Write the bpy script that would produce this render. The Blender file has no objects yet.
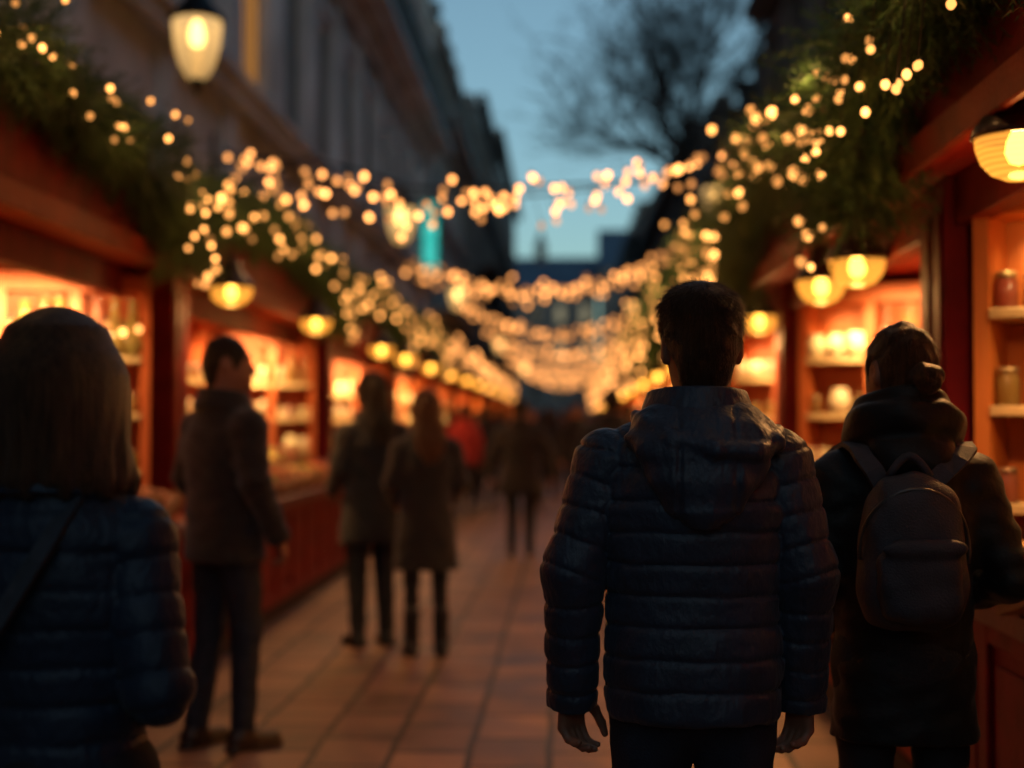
import bpy, bmesh, math, random
import numpy as np
from mathutils import Vector, Matrix

random.seed(7)
rng = np.random.default_rng(7)
scene = bpy.context.scene
COL = scene.collection
R = math.radians

# ------------------------------------------------------------------ object helpers
def link(o, parent=None):
    COL.objects.link(o)
    if parent is not None:
        o.parent = parent
    return o

def tag(o, label=None, cat=None, group=None, kind=None):
    if label: o['label'] = label
    if cat: o['category'] = cat
    if group: o['group'] = group
    if kind: o['kind'] = kind
    return o

def empty(name, loc=(0, 0, 0), rz=0.0):
    o = bpy.data.objects.new(name, None)
    o.empty_display_size = 0.1
    link(o)
    o.location = loc
    o.rotation_euler = (0, 0, rz)
    return o

def copy_tree(o, parent=None):
    c = o.copy()
    link(c, parent)
    for ch in [x for x in ALL_CHILDREN.get(o.name, [])]:
        cc = copy_tree(ch, c)
        ALL_CHILDREN.setdefault(c.name, []).append(cc)
    return c

ALL_CHILDREN = {}
def child(o, parent):
    o.parent = parent
    ALL_CHILDREN.setdefault(parent.name, []).append(o)
    return o

class MB:
    """collects shapes and links them as ONE mesh object"""
    def __init__(self):
        self.v, self.f, self.m, self.s = [], [], [], []
    def add(self, vs, fs, m=0, smooth=False):
        b = len(self.v)
        self.v += [tuple(p) for p in vs]
        for f in fs:
            self.f.append([b + i for i in f]); self.m.append(m); self.s.append(smooth)
        return self
    def box(self, x0, x1, y0, y1, z0, z1, m=0):
        if x0 > x1: x0, x1 = x1, x0
        if y0 > y1: y0, y1 = y1, y0
        vs = [(x0,y0,z0),(x1,y0,z0),(x1,y1,z0),(x0,y1,z0),(x0,y0,z1),(x1,y0,z1),(x1,y1,z1),(x0,y1,z1)]
        fs = [(0,3,2,1),(4,5,6,7),(0,1,5,4),(1,2,6,5),(2,3,7,6),(3,0,4,7)]
        return self.add(vs, fs, m)
    def obox(self, c, ux, uy, uz, m=0):
        c, ux, uy, uz = map(Vector, (c, ux, uy, uz))
        vs = [c + sx*ux + sy*uy + sz*uz for sz in (-1,1) for sx, sy in ((-1,-1),(1,-1),(1,1),(-1,1))]
        fs = [(0,3,2,1),(4,5,6,7),(0,1,5,4),(1,2,6,5),(2,3,7,6),(3,0,4,7)]
        return self.add(vs, fs, m)
    def lathe(self, prof, c=(0,0,0), n=16, m=0, smooth=True):
        vs, fs = [], []
        for r, z in prof:
            for k in range(n):
                a = 2*math.pi*k/n
                vs.append((c[0]+r*math.cos(a), c[1]+r*math.sin(a), c[2]+z))
        for i in range(len(prof)-1):
            for k in range(n):
                k2 = (k+1) % n
                fs.append((i*n+k, i*n+k2, (i+1)*n+k2, (i+1)*n+k))
        return self.add(vs, fs, m, smooth)
    def tube(self, pts, r, n=6, m=0, smooth=True, caps=True):
        pts = [Vector(p) for p in pts]
        rs = r if isinstance(r, (list, tuple)) else [r]*len(pts)
        vs, fs = [], []
        up = Vector((0.13, 0.21, 0.97)).normalized()
        for i, p in enumerate(pts):
            d = (pts[min(i+1, len(pts)-1)] - pts[max(i-1, 0)])
            d = d.normalized() if d.length > 1e-9 else Vector((0,0,1))
            a = d.cross(up)
            if a.length < 1e-3: a = d.cross(Vector((1,0,0)))
            a.normalize(); b = d.cross(a)
            for k in range(n):
                t = 2*math.pi*k/n
                vs.append(p + rs[i]*(math.cos(t)*a + math.sin(t)*b))
        for i in range(len(pts)-1):
            for k in range(n):
                k2 = (k+1) % n
                fs.append((i*n+k, (i+1)*n+k, (i+1)*n+k2, i*n+k2))
        if caps:
            fs.append(tuple(range(n)))
            fs.append(tuple(reversed(range((len(pts)-1)*n, len(pts)*n))))
        return self.add(vs, fs, m, smooth)
    def mesh(self, name, mats, fix=True, bevel=0):
        me = bpy.data.meshes.new(name)
        me.from_pydata(self.v, [], self.f)
        for m in (mats if isinstance(mats, (list, tuple)) else [mats]):
            me.materials.append(m)
        me.polygons.foreach_set('material_index', self.m)
        me.polygons.foreach_set('use_smooth', self.s)
        if fix or bevel:
            bm = bmesh.new(); bm.from_mesh(me)
            if fix: bmesh.ops.recalc_face_normals(bm, faces=bm.faces)
            if bevel:
                es = [e for e in bm.edges if len(e.link_faces) == 2 and e.calc_face_angle() > 0.6]
                bmesh.ops.bevel(bm, geom=es, offset=bevel, segments=1, affect='EDGES', clamp_overlap=True)
            bm.to_mesh(me); bm.free()
        me.update()
        return me
    def build(self, name, mats, parent=None, fix=True, bevel=0):
        o = bpy.data.objects.new(name, self.mesh(name, mats, fix, bevel))
        COL.objects.link(o)
        if parent is not None: child(o, parent)
        return o

def np_mesh(name, V, Q, mats, smooth=True):
    me = bpy.data.meshes.new(name)
    Q = np.asarray(Q, dtype=np.int32)
    n, k = Q.shape
    me.vertices.add(len(V)); me.vertices.foreach_set('co', np.asarray(V, dtype=np.float32).ravel())
    me.loops.add(n*k); me.loops.foreach_set('vertex_index', Q.ravel())
    me.polygons.add(n)
    me.polygons.foreach_set('loop_start', np.arange(0, n*k, k, dtype=np.int32))
    me.polygons.foreach_set('loop_total', np.full(n, k, dtype=np.int32))
    me.update(calc_edges=True)
    me.polygons.foreach_set('use_smooth', np.full(n, smooth))
    for m in (mats if isinstance(mats, (list, tuple)) else [mats]): me.materials.append(m)
    return me

# ------------------------------------------------------------------ materials
def mat(name, col, rough=0.6, var=0.25, scale=6.0, bump=0.0, bscale=40.0, metal=0.0, sheen=0.0,
        objrand=0.0, stretch=(1,1,1), coat=0.0, spec=0.5):
    m = bpy.data.materials.new(name); m.use_nodes = True
    nt = m.node_tree; N = nt.nodes; L = nt.links
    p = N['Principled BSDF']
    p.inputs['Roughness'].default_value = rough
    p.inputs['Metallic'].default_value = metal
    p.inputs['Specular IOR Level'].default_value = spec
    if sheen: p.inputs['Sheen Weight'].default_value = sheen
    if coat: p.inputs['Coat Weight'].default_value = coat
    tc = N.new('ShaderNodeTexCoord')
    mp = N.new('ShaderNodeMapping'); mp.inputs['Scale'].default_value = stretch
    L.new(tc.outputs['Object'], mp.inputs['Vector'])
    nz = N.new('ShaderNodeTexNoise'); nz.inputs['Scale'].default_value = scale; nz.inputs['Detail'].default_value = 5
    L.new(mp.outputs[0], nz.inputs['Vector'])
    rp = N.new('ShaderNodeMapRange')
    rp.inputs['From Min'].default_value = 0.3; rp.inputs['From Max'].default_value = 0.7
    rp.inputs['To Min'].default_value = 1-var; rp.inputs['To Max'].default_value = 1+var
    L.new(nz.outputs['Fac'], rp.inputs['Value'])
    mul = N.new('ShaderNodeVectorMath'); mul.operation = 'SCALE'
    mul.inputs[0].default_value = col[:3]
    L.new(rp.outputs[0], mul.inputs['Scale'])
    out = mul.outputs[0]
    if objrand:
        oi = N.new('ShaderNodeObjectInfo')
        hs = N.new('ShaderNodeHueSaturation')
        r1 = N.new('ShaderNodeMapRange'); r1.inputs['To Min'].default_value = 0.5-objrand*0.12; r1.inputs['To Max'].default_value = 0.5+objrand*0.12
        L.new(oi.outputs['Random'], r1.inputs['Value']); L.new(r1.outputs[0], hs.inputs['Hue'])
        r2 = N.new('ShaderNodeMapRange'); r2.inputs['To Min'].default_value = 1-objrand; r2.inputs['To Max'].default_value = 1+objrand
        L.new(oi.outputs['Random'], r2.inputs['Value']); L.new(r2.outputs[0], hs.inputs['Value'])
        L.new(out, hs.inputs['Color']); out = hs.outputs[0]
    L.new(out, p.inputs['Base Color'])
    if bump:
        n2 = N.new('ShaderNodeTexNoise'); n2.inputs['Scale'].default_value = bscale; n2.inputs['Detail'].default_value = 4
        L.new(mp.outputs[0], n2.inputs['Vector'])
        b = N.new('ShaderNodeBump'); b.inputs['Strength'].default_value = bump; b.inputs['Distance'].default_value = 0.02
        L.new(n2.outputs['Fac'], b.inputs['Height']); L.new(b.outputs[0], p.inputs['Normal'])
    return m

def emis(name, col, strength, sample=False, steady=False):
    m = bpy.data.materials.new(name); m.use_nodes = True
    nt = m.node_tree; nt.nodes.clear()
    e = nt.nodes.new('ShaderNodeEmission'); e.inputs[0].default_value = (*col, 1); e.inputs[1].default_value = strength
    # a little individual variation between bulbs
    oi = nt.nodes.new('ShaderNodeObjectInfo'); mr = nt.nodes.new('ShaderNodeMapRange')
    mr.inputs['To Min'].default_value = strength*0.18; mr.inputs['To Max'].default_value = strength*1.65
    pw = nt.nodes.new('ShaderNodeMath'); pw.operation = 'POWER'; pw.inputs[1].default_value = 1.5
    nt.links.new(oi.outputs['Random'], pw.inputs[0]); nt.links.new(pw.outputs[0], mr.inputs['Value']); (None if steady else nt.links.new(mr.outputs[0], e.inputs[1]))
    o = nt.nodes.new('ShaderNodeOutputMaterial'); nt.links.new(e.outputs[0], o.inputs[0])
    if not sample: m.cycles.emission_sampling = 'NONE'
    return m

def glow_glass(name, tint, ecol, e_top, e_bot, z0, z1, trans=0.35):
    """lit glass: see-through tint plus glow that fades along the height"""
    m = bpy.data.materials.new(name); m.use_nodes = True
    nt = m.node_tree; N = nt.nodes; L = nt.links; N.clear()
    tc = N.new('ShaderNodeTexCoord'); sx = N.new('ShaderNodeSeparateXYZ'); L.new(tc.outputs['Object'], sx.inputs[0])
    mr = N.new('ShaderNodeMapRange'); mr.inputs['From Min'].default_value = z0; mr.inputs['From Max'].default_value = z1
    mr.inputs['To Min'].default_value = e_bot; mr.inputs['To Max'].default_value = e_top
    L.new(sx.outputs['Z'], mr.inputs['Value'])
    wv = N.new('ShaderNodeTexWave'); wv.bands_direction = 'Z'; wv.inputs['Scale'].default_value = 22
    L.new(tc.outputs['Object'], wv.inputs['Vector'])
    wm = N.new('ShaderNodeMapRange'); wm.inputs['To Min'].default_value = 0.75; wm.inputs['To Max'].default_value = 1.2
    L.new(wv.outputs['Fac'], wm.inputs['Value'])
    mu = N.new('ShaderNodeMath'); mu.operation = 'MULTIPLY'; L.new(mr.outputs[0], mu.inputs[0]); L.new(wm.outputs[0], mu.inputs[1])
    e = N.new('ShaderNodeEmission'); e.inputs[0].default_value = (*ecol, 1); L.new(mu.outputs[0], e.inputs[1])
    t = N.new('ShaderNodeBsdfTransparent'); t.inputs[0].default_value = (*tint, 1)
    g = N.new('ShaderNodeBsdfGlossy'); g.inputs['Roughness'].default_value = 0.08; g.inputs[0].default_value = (.9, .8, .6, 1)
    mx = N.new('ShaderNodeMixShader'); mx.inputs[0].default_value = trans
    L.new(e.outputs[0], mx.inputs[1]); L.new(t.outputs[0], mx.inputs[2])
    m2 = N.new('ShaderNodeMixShader'); m2.inputs[0].default_value = 0.06
    L.new(mx.outputs[0], m2.inputs[1]); L.new(g.outputs[0], m2.inputs[2])
    o = N.new('ShaderNodeOutputMaterial'); L.new(m2.outputs[0], o.inputs[0])
    m.cycles.emission_sampling = 'NONE'
    return m

def glass(name, col, trans=0.5, objrand=0.3):
    m = bpy.data.materials.new(name); m.use_nodes = True
    nt = m.node_tree; N = nt.nodes; L = nt.links; N.clear()
    oi = N.new('ShaderNodeObjectInfo'); hs = N.new('ShaderNodeHueSaturation'); hs.inputs['Color'].default_value = (*col, 1)
    r1 = N.new('ShaderNodeMapRange'); r1.inputs['To Min'].default_value = 0.5-objrand*.2; r1.inputs['To Max'].default_value = 0.5+objrand*.2
    L.new(oi.outputs['Random'], r1.inputs['Value']); L.new(r1.outputs[0], hs.inputs['Hue'])
    d = N.new('ShaderNodeBsdfDiffuse'); tl = N.new('ShaderNodeBsdfTranslucent'); t = N.new('ShaderNodeBsdfTransparent')
    g = N.new('ShaderNodeBsdfGlossy'); g.inputs['Roughness'].default_value = .06
    for x in (d, tl, t): L.new(hs.outputs[0], x.inputs[0])
    a = N.new('ShaderNodeMixShader'); L.new(d.outputs[0], a.inputs[1]); L.new(tl.outputs[0], a.inputs[2])
    b = N.new('ShaderNodeMixShader'); b.inputs[0].default_value = trans; L.new(a.outputs[0], b.inputs[1]); L.new(t.outputs[0], b.inputs[2])
    fr = N.new('ShaderNodeFresnel'); fr.inputs[0].default_value = 1.5
    c = N.new('ShaderNodeMixShader'); L.new(fr.outputs[0], c.inputs[0]); L.new(b.outputs[0], c.inputs[1]); L.new(g.outputs[0], c.inputs[2])
    o = N.new('ShaderNodeOutputMaterial'); L.new(c.outputs[0], o.inputs[0])
    return m

WARM = (1.0, 0.50, 0.17)
M = dict(
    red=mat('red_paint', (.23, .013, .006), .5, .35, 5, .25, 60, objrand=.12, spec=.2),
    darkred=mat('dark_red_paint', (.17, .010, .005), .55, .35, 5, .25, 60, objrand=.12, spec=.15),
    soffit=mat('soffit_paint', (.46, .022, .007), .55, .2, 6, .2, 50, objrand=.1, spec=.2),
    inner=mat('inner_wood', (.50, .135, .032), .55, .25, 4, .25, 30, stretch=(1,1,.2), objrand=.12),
    shelf=mat('pale_shelf_wood', (.62, .42, .22), .55, .2, 6, .2, 40),
    top=mat('counter_wood', (.16, .025, .014), .35, .3, 6, .2, 40),
    plinth=mat('dark_plinth', (.03, .012, .01), .7),
    black=mat('black_iron', (.012, .012, .014), .45, .2, 8, .1, 60, metal=.6),
    wire=mat('cable_rubber', (.02, .025, .022), .6),
    stone=mat('limestone', (.68, .69, .72), .85, .3, .7, .3, 6),
    stone2=mat('grey_limestone', (.42, .42, .43), .85, .3, .8, .3, 6),
    stone3=mat('dark_render', (.14, .14, .15), .85, .3, .8, .3, 6),
    slate=mat('slate_roof', (.05, .055, .065), .6, .3, 1.5, .3, 8),
    frame=mat('window_frame_paint', (.16, .16, .16), .6),
    pane=mat('dark_window_glass', (.03, .035, .045), .08, .3, .5, spec=.8),
    litpane=emis('lit_window_glass', (1, .42, .1), .36, False, True),
    hazy_bark=mat('hazy_bark', (.045, .048, .055), .9, .3, 9, .4, 30),  # bark made paler and bluer, haze mixed into the colour
    skin=mat('skin', (.33, .145, .085), .5, .12, 30, .05, 200),
    navy=mat('navy_nylon', (.024, .033, .054), .46, .25, 9, .28, 58, sheen=.1, spec=.45, stretch=(1,1,.6)),
    navy2=mat('deep_blue_nylon', (.012, .021, .042), .48, .25, 9, .28, 58, sheen=.1, spec=.42, stretch=(1,1,.6)),
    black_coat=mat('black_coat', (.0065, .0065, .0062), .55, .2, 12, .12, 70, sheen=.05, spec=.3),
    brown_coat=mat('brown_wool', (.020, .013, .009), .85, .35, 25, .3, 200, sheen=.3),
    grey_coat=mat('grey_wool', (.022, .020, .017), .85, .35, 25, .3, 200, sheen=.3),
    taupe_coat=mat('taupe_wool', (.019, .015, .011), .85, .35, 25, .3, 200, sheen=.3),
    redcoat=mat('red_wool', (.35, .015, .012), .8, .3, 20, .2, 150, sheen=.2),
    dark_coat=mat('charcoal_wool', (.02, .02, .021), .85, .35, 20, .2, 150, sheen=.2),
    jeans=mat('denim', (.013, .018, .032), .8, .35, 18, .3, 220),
    trousers=mat('dark_trousers', (.012, .012, .014), .8, .3, 18, .25, 160),
    shoe=mat('dark_brown_leather', (.03, .014, .008), .4, .3, 14, .2, 70),
    boot=mat('black_leather', (.01, .01, .01), .4, .3, 14, .2, 70),
    hair=mat('dark_brown_hair', (.062, .031, .015), .36, .5, 30, .9, 120, stretch=(5,5,.25)),
    hair2=mat('chestnut_hair', (.135, .058, .025), .45, .5, 30, .9, 120, stretch=(5,5,.25)),
    hair4=mat('brown_hair', (.060, .028, .013), .40, .5, 30, .9, 120, stretch=(5,5,.25)),
    hair3=mat('black_hair', (.012, .008, .006), .42, .5, 30, .9, 120, stretch=(5,5,.25)),
    bag=mat('backpack_nylon', (.030, .031, .040), .55, .25, 20, .3, 250),
    strap=mat('bag_webbing', (.045, .045, .055), .7, .25, 30, .3, 300),
    zip=mat('zip_metal', (.10, .095, .09), .35, .2, 30, metal=.8),
    bottle=glass('amber_bottle_glass', (.75, .48, .18), .45),
    jar=glass('clear_jar_glass', (.60, .30, .12), .35, .22),
    lid=mat('tin_lid', (.45, .33, .18), .35, .2, 10, metal=.6, objrand=.4),
    cork=mat('cork', (.35, .2, .1), .8),
    parcel=mat('wrapped_parcel', (.72, .55, .36), .6, .25, 8, .1, objrand=.35),
    ceramic=mat('cream_ceramic', (.75, .58, .38), .3, .15, 8, coat=.4, objrand=.2),
    tray=mat('tray_wood', (.30, .14, .06), .6, .25, 8, .2),
    sweets=mat('sugared_sweets', (.75, .40, .18), .5, .6, 22, .3, 40, objrand=.5),
    sweets2=mat('red_sweets', (.62, .10, .05), .4, .7, 26, .3, 40, objrand=.4),
    sweets3=mat('green_sweets', (.30, .36, .10), .4, .6, 26, .3, 40, objrand=.3),
    metalcap=mat('dark_enamel', (.05, .03, .025), .35, .2, 10, metal=.4, coat=.3),
    needle=mat('fir_needles', (.080, .170, .055), .6, .5, 7, objrand=.25),
    twig=mat('fir_twig', (.05, .03, .015), .9),
    bulb=emis('fairy_bulb', (1, .385, .09), 4.8, True),
    bulb_mid=emis('swag_bulb', (1, .375, .10), 5.0),
    bulb_far=emis('far_swag_bulb', (1, .375, .10), 3.4),
    bulb_hot=emis('pendant_bulb', (1, .64, .25), 20, False, True),
    strip=emis('strip_light', (1, .6, .25), 3, False, True),
    bowl=glow_glass('amber_glass_bowl', (1, .62, .18), (1, .40, .05), 1.7, 1.9, -.11, 0, .4),
    lantern=glow_glass('lantern_glass', (1, .8, .5), (1, .60, .22), 1.35, .42, -.55, 0, .25),
    teal=None,
)

def teal_mat():
    m = bpy.data.materials.new('teal_sign_face'); m.use_nodes = True
    nt = m.node_tree; N = nt.nodes; N.clear()
    tc = N.new('ShaderNodeTexCoord'); nz = N.new('ShaderNodeTexNoise'); nz.inputs['Scale'].default_value = 3
    nt.links.new(tc.outputs['Object'], nz.inputs[0])
    mr = N.new('ShaderNodeMapRange'); mr.inputs['To Min'].default_value = .36; mr.inputs['To Max'].default_value = .62
    nt.links.new(nz.outputs['Fac'], mr.inputs[0])
    e = N.new('ShaderNodeEmission'); e.inputs[0].default_value = (.012, .85, .72, 1); nt.links.new(mr.outputs[0], e.inputs[1])
    o = N.new('ShaderNodeOutputMaterial'); nt.links.new(e.outputs[0], o.inputs[0])
    return m
M['teal'] = teal_mat()
M['teal_mark'] = emis('teal_sign_mark', (.15, 1, .85), .8, False, True)

def ground_mat():
    m = bpy.data.materials.new('stone_paving'); m.use_nodes = True
    nt = m.node_tree; N = nt.nodes; L = nt.links; p = N['Principled BSDF']
    tc = N.new('ShaderNodeTexCoord')
    mp = N.new('ShaderNodeMapping'); mp.inputs['Rotation'].default_value = (0, 0, R(90)); mp.inputs['Location'].default_value = (0.1, 0.05, 0)
    L.new(tc.outputs['Object'], mp.inputs[0])
    # small waviness so that no joint is ruler straight
    wn = N.new('ShaderNodeTexNoise'); wn.inputs['Scale'].default_value = 1.7; L.new(tc.outputs['Object'], wn.inputs[0])
    ws = N.new('ShaderNodeVectorMath'); ws.operation = 'SCALE'; ws.inputs['Scale'].default_value = .035
    L.new(wn.outputs['Color'], ws.inputs[0])
    ad = N.new('ShaderNodeVectorMath'); L.new(mp.outputs[0], ad.inputs[0]); L.new(ws.outputs[0], ad.inputs[1])
    b = N.new('ShaderNodeTexBrick'); L.new(ad.outputs[0], b.inputs['Vector'])
    b.inputs['Scale'].default_value = 1; b.inputs['Brick Width'].default_value = .52; b.inputs['Row Height'].default_value = .335
    b.inputs['Mortar Size'].default_value = .019; b.inputs['Mortar Smooth'].default_value = .4
    b.inputs['Color1'].default_value = (.29, .155, .10, 1); b.inputs['Color2'].default_value = (.16, .086, .06, 1)
    b.inputs['Mortar'].default_value = (.03, .018, .014, 1); b.inputs['Bias'].default_value = 0
    nz = N.new('ShaderNodeTexNoise'); nz.inputs['Scale'].default_value = 2.3; nz.inputs['Detail'].default_value = 8; L.new(tc.outputs['Object'], nz.inputs[0])
    mr = N.new('ShaderNodeMapRange'); mr.inputs['From Min'].default_value = .3; mr.inputs['From Max'].default_value = .7
    mr.inputs['To Min'].default_value = .45; mr.inputs['To Max'].default_value = 1.35; L.new(nz.outputs['Fac'], mr.inputs[0])
    sc = N.new('ShaderNodeVectorMath'); sc.operation = 'SCALE'; L.new(b.outputs['Color'], sc.inputs[0]); L.new(mr.outputs[0], sc.inputs['Scale'])
    L.new(sc.outputs[0], p.inputs['Base Color'])
    r = N.new('ShaderNodeMapRange'); r.inputs['To Min'].default_value = .38; r.inputs['To Max'].default_value = .7; L.new(nz.outputs['Fac'], r.inputs[0])
    L.new(r.outputs[0], p.inputs['Roughness'])
    n2 = N.new('ShaderNodeTexNoise'); n2.inputs['Scale'].default_value = 30; L.new(tc.outputs['Object'], n2.inputs[0])
    hm = N.new('ShaderNodeMath'); hm.operation = 'MULTIPLY_ADD'; hm.inputs[1].default_value = -1.0
    L.new(b.outputs['Fac'], hm.inputs[0]); 
    ns = N.new('ShaderNodeMath'); ns.operation = 'MULTIPLY'; ns.inputs[1].default_value = .35; L.new(n2.outputs['Fac'], ns.inputs[0]); L.new(ns.outputs[0], hm.inputs[2])
    bp = N.new('ShaderNodeBump'); bp.inputs['Strength'].default_value = .5; bp.inputs['Distance'].default_value = .006
    L.new(hm.outputs[0], bp.inputs['Height']); L.new(bp.outputs[0], p.inputs['Normal'])
    return m

# ------------------------------------------------------------------ ground
g = MB().add([(-400,-200,0),(400,-200,0),(400,800,0),(-400,800,0)], [(0,1,2,3)]).build('ground', ground_mat(), fix=False)
tag(g, kind='structure')

# ------------------------------------------------------------------ distance fields for people and soft goods
def grid(lo, hi, h):
    ax = [np.arange(lo[i], hi[i]+h, h, dtype=np.float32) for i in range(3)]
    return ax[0][:,None,None], ax[1][None,:,None], ax[2][None,None,:]

def cone(P, a, b, r1, r2, s=(1,1,1)):
    x, y, z = ((P[i]-a[i])*s[i] for i in range(3))
    d = [(b[i]-a[i])*s[i] for i in range(3)]
    L2 = sum(c*c for c in d) + 1e-12
    t = np.clip((x*d[0]+y*d[1]+z*d[2])/L2, 0, 1)
    return np.sqrt((x-t*d[0])**2+(y-t*d[1])**2+(z-t*d[2])**2) - (r1+t*(r2-r1))

def cone_t(P, a, b):
    d = [b[i]-a[i] for i in range(3)]; L2 = sum(c*c for c in d)+1e-12
    return np.clip(sum((P[i]-a[i])*d[i] for i in range(3))/L2, 0, 1)

def ell(P, c, r):
    q = np.sqrt(sum(((P[i]-c[i])/r[i])**2 for i in range(3)))
    return (q-1)*min(r)

def smin(a, b, k):
    h = np.clip(0.5+0.5*(b-a)/k, 0, 1)
    return b*(1-h)+a*h-k*h*(1-h)

def loft(P, prof, p=2.3):
    zs = [q[0] for q in prof]
    z = P[2]
    w = np.interp(z, zs, [q[1] for q in prof]).astype(np.float32)
    d = np.interp(z, zs, [q[2] for q in prof]).astype(np.float32)
    cy = np.interp(z, zs, [q[3] for q in prof]).astype(np.float32)
    q = (np.abs(P[0]/w)**p + np.abs((P[1]-cy)/d)**p)**(1/p)
    di = (q-1)*np.minimum(w, d)
    return np.maximum(di, np.maximum(zs[0]-z, z-zs[-1]))

def wrinkle(P, seed, lam=(.06,.16), n=6):
    r = np.random.default_rng(seed); out = 0
    for _ in range(n):
        k = r.normal(size=3); k[2] *= 1.6; k *= 2*math.pi/(r.uniform(*lam)*np.linalg.norm(k))
        out = out + np.sin(P[0]*k[0]+P[1]*k[1]+P[2]*k[2]+r.uniform(0, 6.28))
    return out/n

def nets(F, lo, h):
    nx, ny, nz = F.shape
    s = F < 0
    offs = [(i,j,k) for i in (0,1) for j in (0,1) for k in (0,1)]
    C = {o: F[o[0]:nx-1+o[0], o[1]:ny-1+o[1], o[2]:nz-1+o[2]] for o in offs}
    cnt = sum((c < 0).astype(np.int8) for c in C.values())
    act = (cnt > 0) & (cnt < 8)
    A = np.argwhere(act); n = len(A)
    acc = np.zeros((n,3)); num = np.zeros(n)
    vals = {o: c[act] for o, c in C.items()}
    for o in offs:
        for ax in range(3):
            if o[ax] == 0:
                o2 = tuple(o[i]+(i == ax) for i in range(3))
                fa, fb = vals[o], vals[o2]
                m = (fa < 0) != (fb < 0)
                t = np.where(m, fa/np.where(m, fa-fb, 1), 0)
                pos = np.tile(np.array(o, float), (n,1)); pos[:,ax] += t
                acc[m] += pos[m]; num[m] += 1
    V = (A+acc/num[:,None])*h+np.array(lo)
    idx = -np.ones(act.shape, int); idx[act] = np.arange(n)
    quads = []
    def emit(I, J, K, sgn, a):
        if a == 0: q = np.stack([idx[I,J-1,K-1], idx[I,J,K-1], idx[I,J,K], idx[I,J-1,K]], 1)
        elif a == 1: q = np.stack([idx[I-1,J,K-1], idx[I-1,J,K], idx[I,J,K], idx[I,J,K-1]], 1)
        else: q = np.stack([idx[I-1,J-1,K], idx[I,J-1,K], idx[I,J,K], idx[I-1,J,K]], 1)
        q[~sgn] = q[~sgn][:, ::-1]
        quads.append(q)
    for a in range(3):
        sl0 = [slice(None)]*3; sl1 = [slice(None)]*3; sl0[a] = slice(0,-1); sl1[a] = slice(1,None)
        m = s[tuple(sl0)] != s[tuple(sl1)]
        lim = [slice(1,-1)]*3; lim[a] = slice(None)
        mm = np.zeros_like(m); mm[tuple(lim)] = m[tuple(lim)]
        I, J, K = np.nonzero(mm)
        emit(I, J, K, s[tuple(sl0)][mm], a)
    return V, np.concatenate(quads)

def mesh_field(fn, lo, hi, h):
    P = grid(lo, hi, h)
    F = np.broadcast_to(fn(P), (P[0].size, P[1].size, P[2].size)).astype(np.float32)
    return nets(np.ascontiguousarray(F), lo, h)

def join(parts):
    V, Q, b = [], [], 0
    for v, q in parts:
        V.append(v); Q.append(q+b); b += len(v)
    return np.concatenate(V), np.concatenate(Q)

def rotz(P, ang, c=(0,0)):
    ca, sa = math.cos(-ang), math.sin(-ang)
    x, y = P[0]-c[0], P[1]-c[1]
    return x*ca-y*sa+c[0], x*sa+y*ca+c[1], P[2]

def vnormals(V, Q):
    n = np.cross(V[Q[:,2]]-V[Q[:,0]], V[Q[:,3]]-V[Q[:,1]])
    N = np.zeros_like(V)
    for i in range(4): np.add.at(N, Q[:,i], n)
    return N/(np.linalg.norm(N, axis=1, keepdims=True)+1e-12)

# ---- head / hands
def f_head(look, hd=0):
    def fn(P0):
        P = rotz((P0[0], P0[1], P0[2]-hd), look, (0,-.005))
        d = ell(P, (0,0,1.645), (.074,.095,.105))
        d = smin(d, ell(P, (0,.04,1.585), (.056,.060,.075)), .03)
        d = smin(d, ell(P, (0,.083,1.537), (.024,.022,.02)), .025)
        d = smin(d, cone(P, (0,.092,1.645), (0,.116,1.602), .008, .013), .012)
        d = smin(d, cone(P, (-.03,.088,1.663), (.03,.088,1.663), .012, .012), .015)
        for sx in (-1,1):
            e = ell(P, (sx*.032,.104,1.643), (.017,.014,.011))
            d = -smin(-d, e, .008)
            d = np.minimum(d, ell(P, (sx*.031,.083,1.643), (.0125,.0125,.0115)))
            ear = ell(P, (sx*.079,-.008,1.632), (.010,.021,.033))
            d = smin(d, np.maximum(ear, -ell(P, (sx*.09,-.002,1.636), (.010,.012,.02))), .008)
        d = smin(d, ell(P, (0,.099,1.572), (.024,.009,.006)), .006)
        d = smin(d, ell(P, (0,.096,1.560), (.021,.010,.007)), .006)
        d = smin(d, cone(P, (0,-.02,1.44), (0,-.008,1.585), .060, .055), .03)
        return d
    return fn

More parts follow.
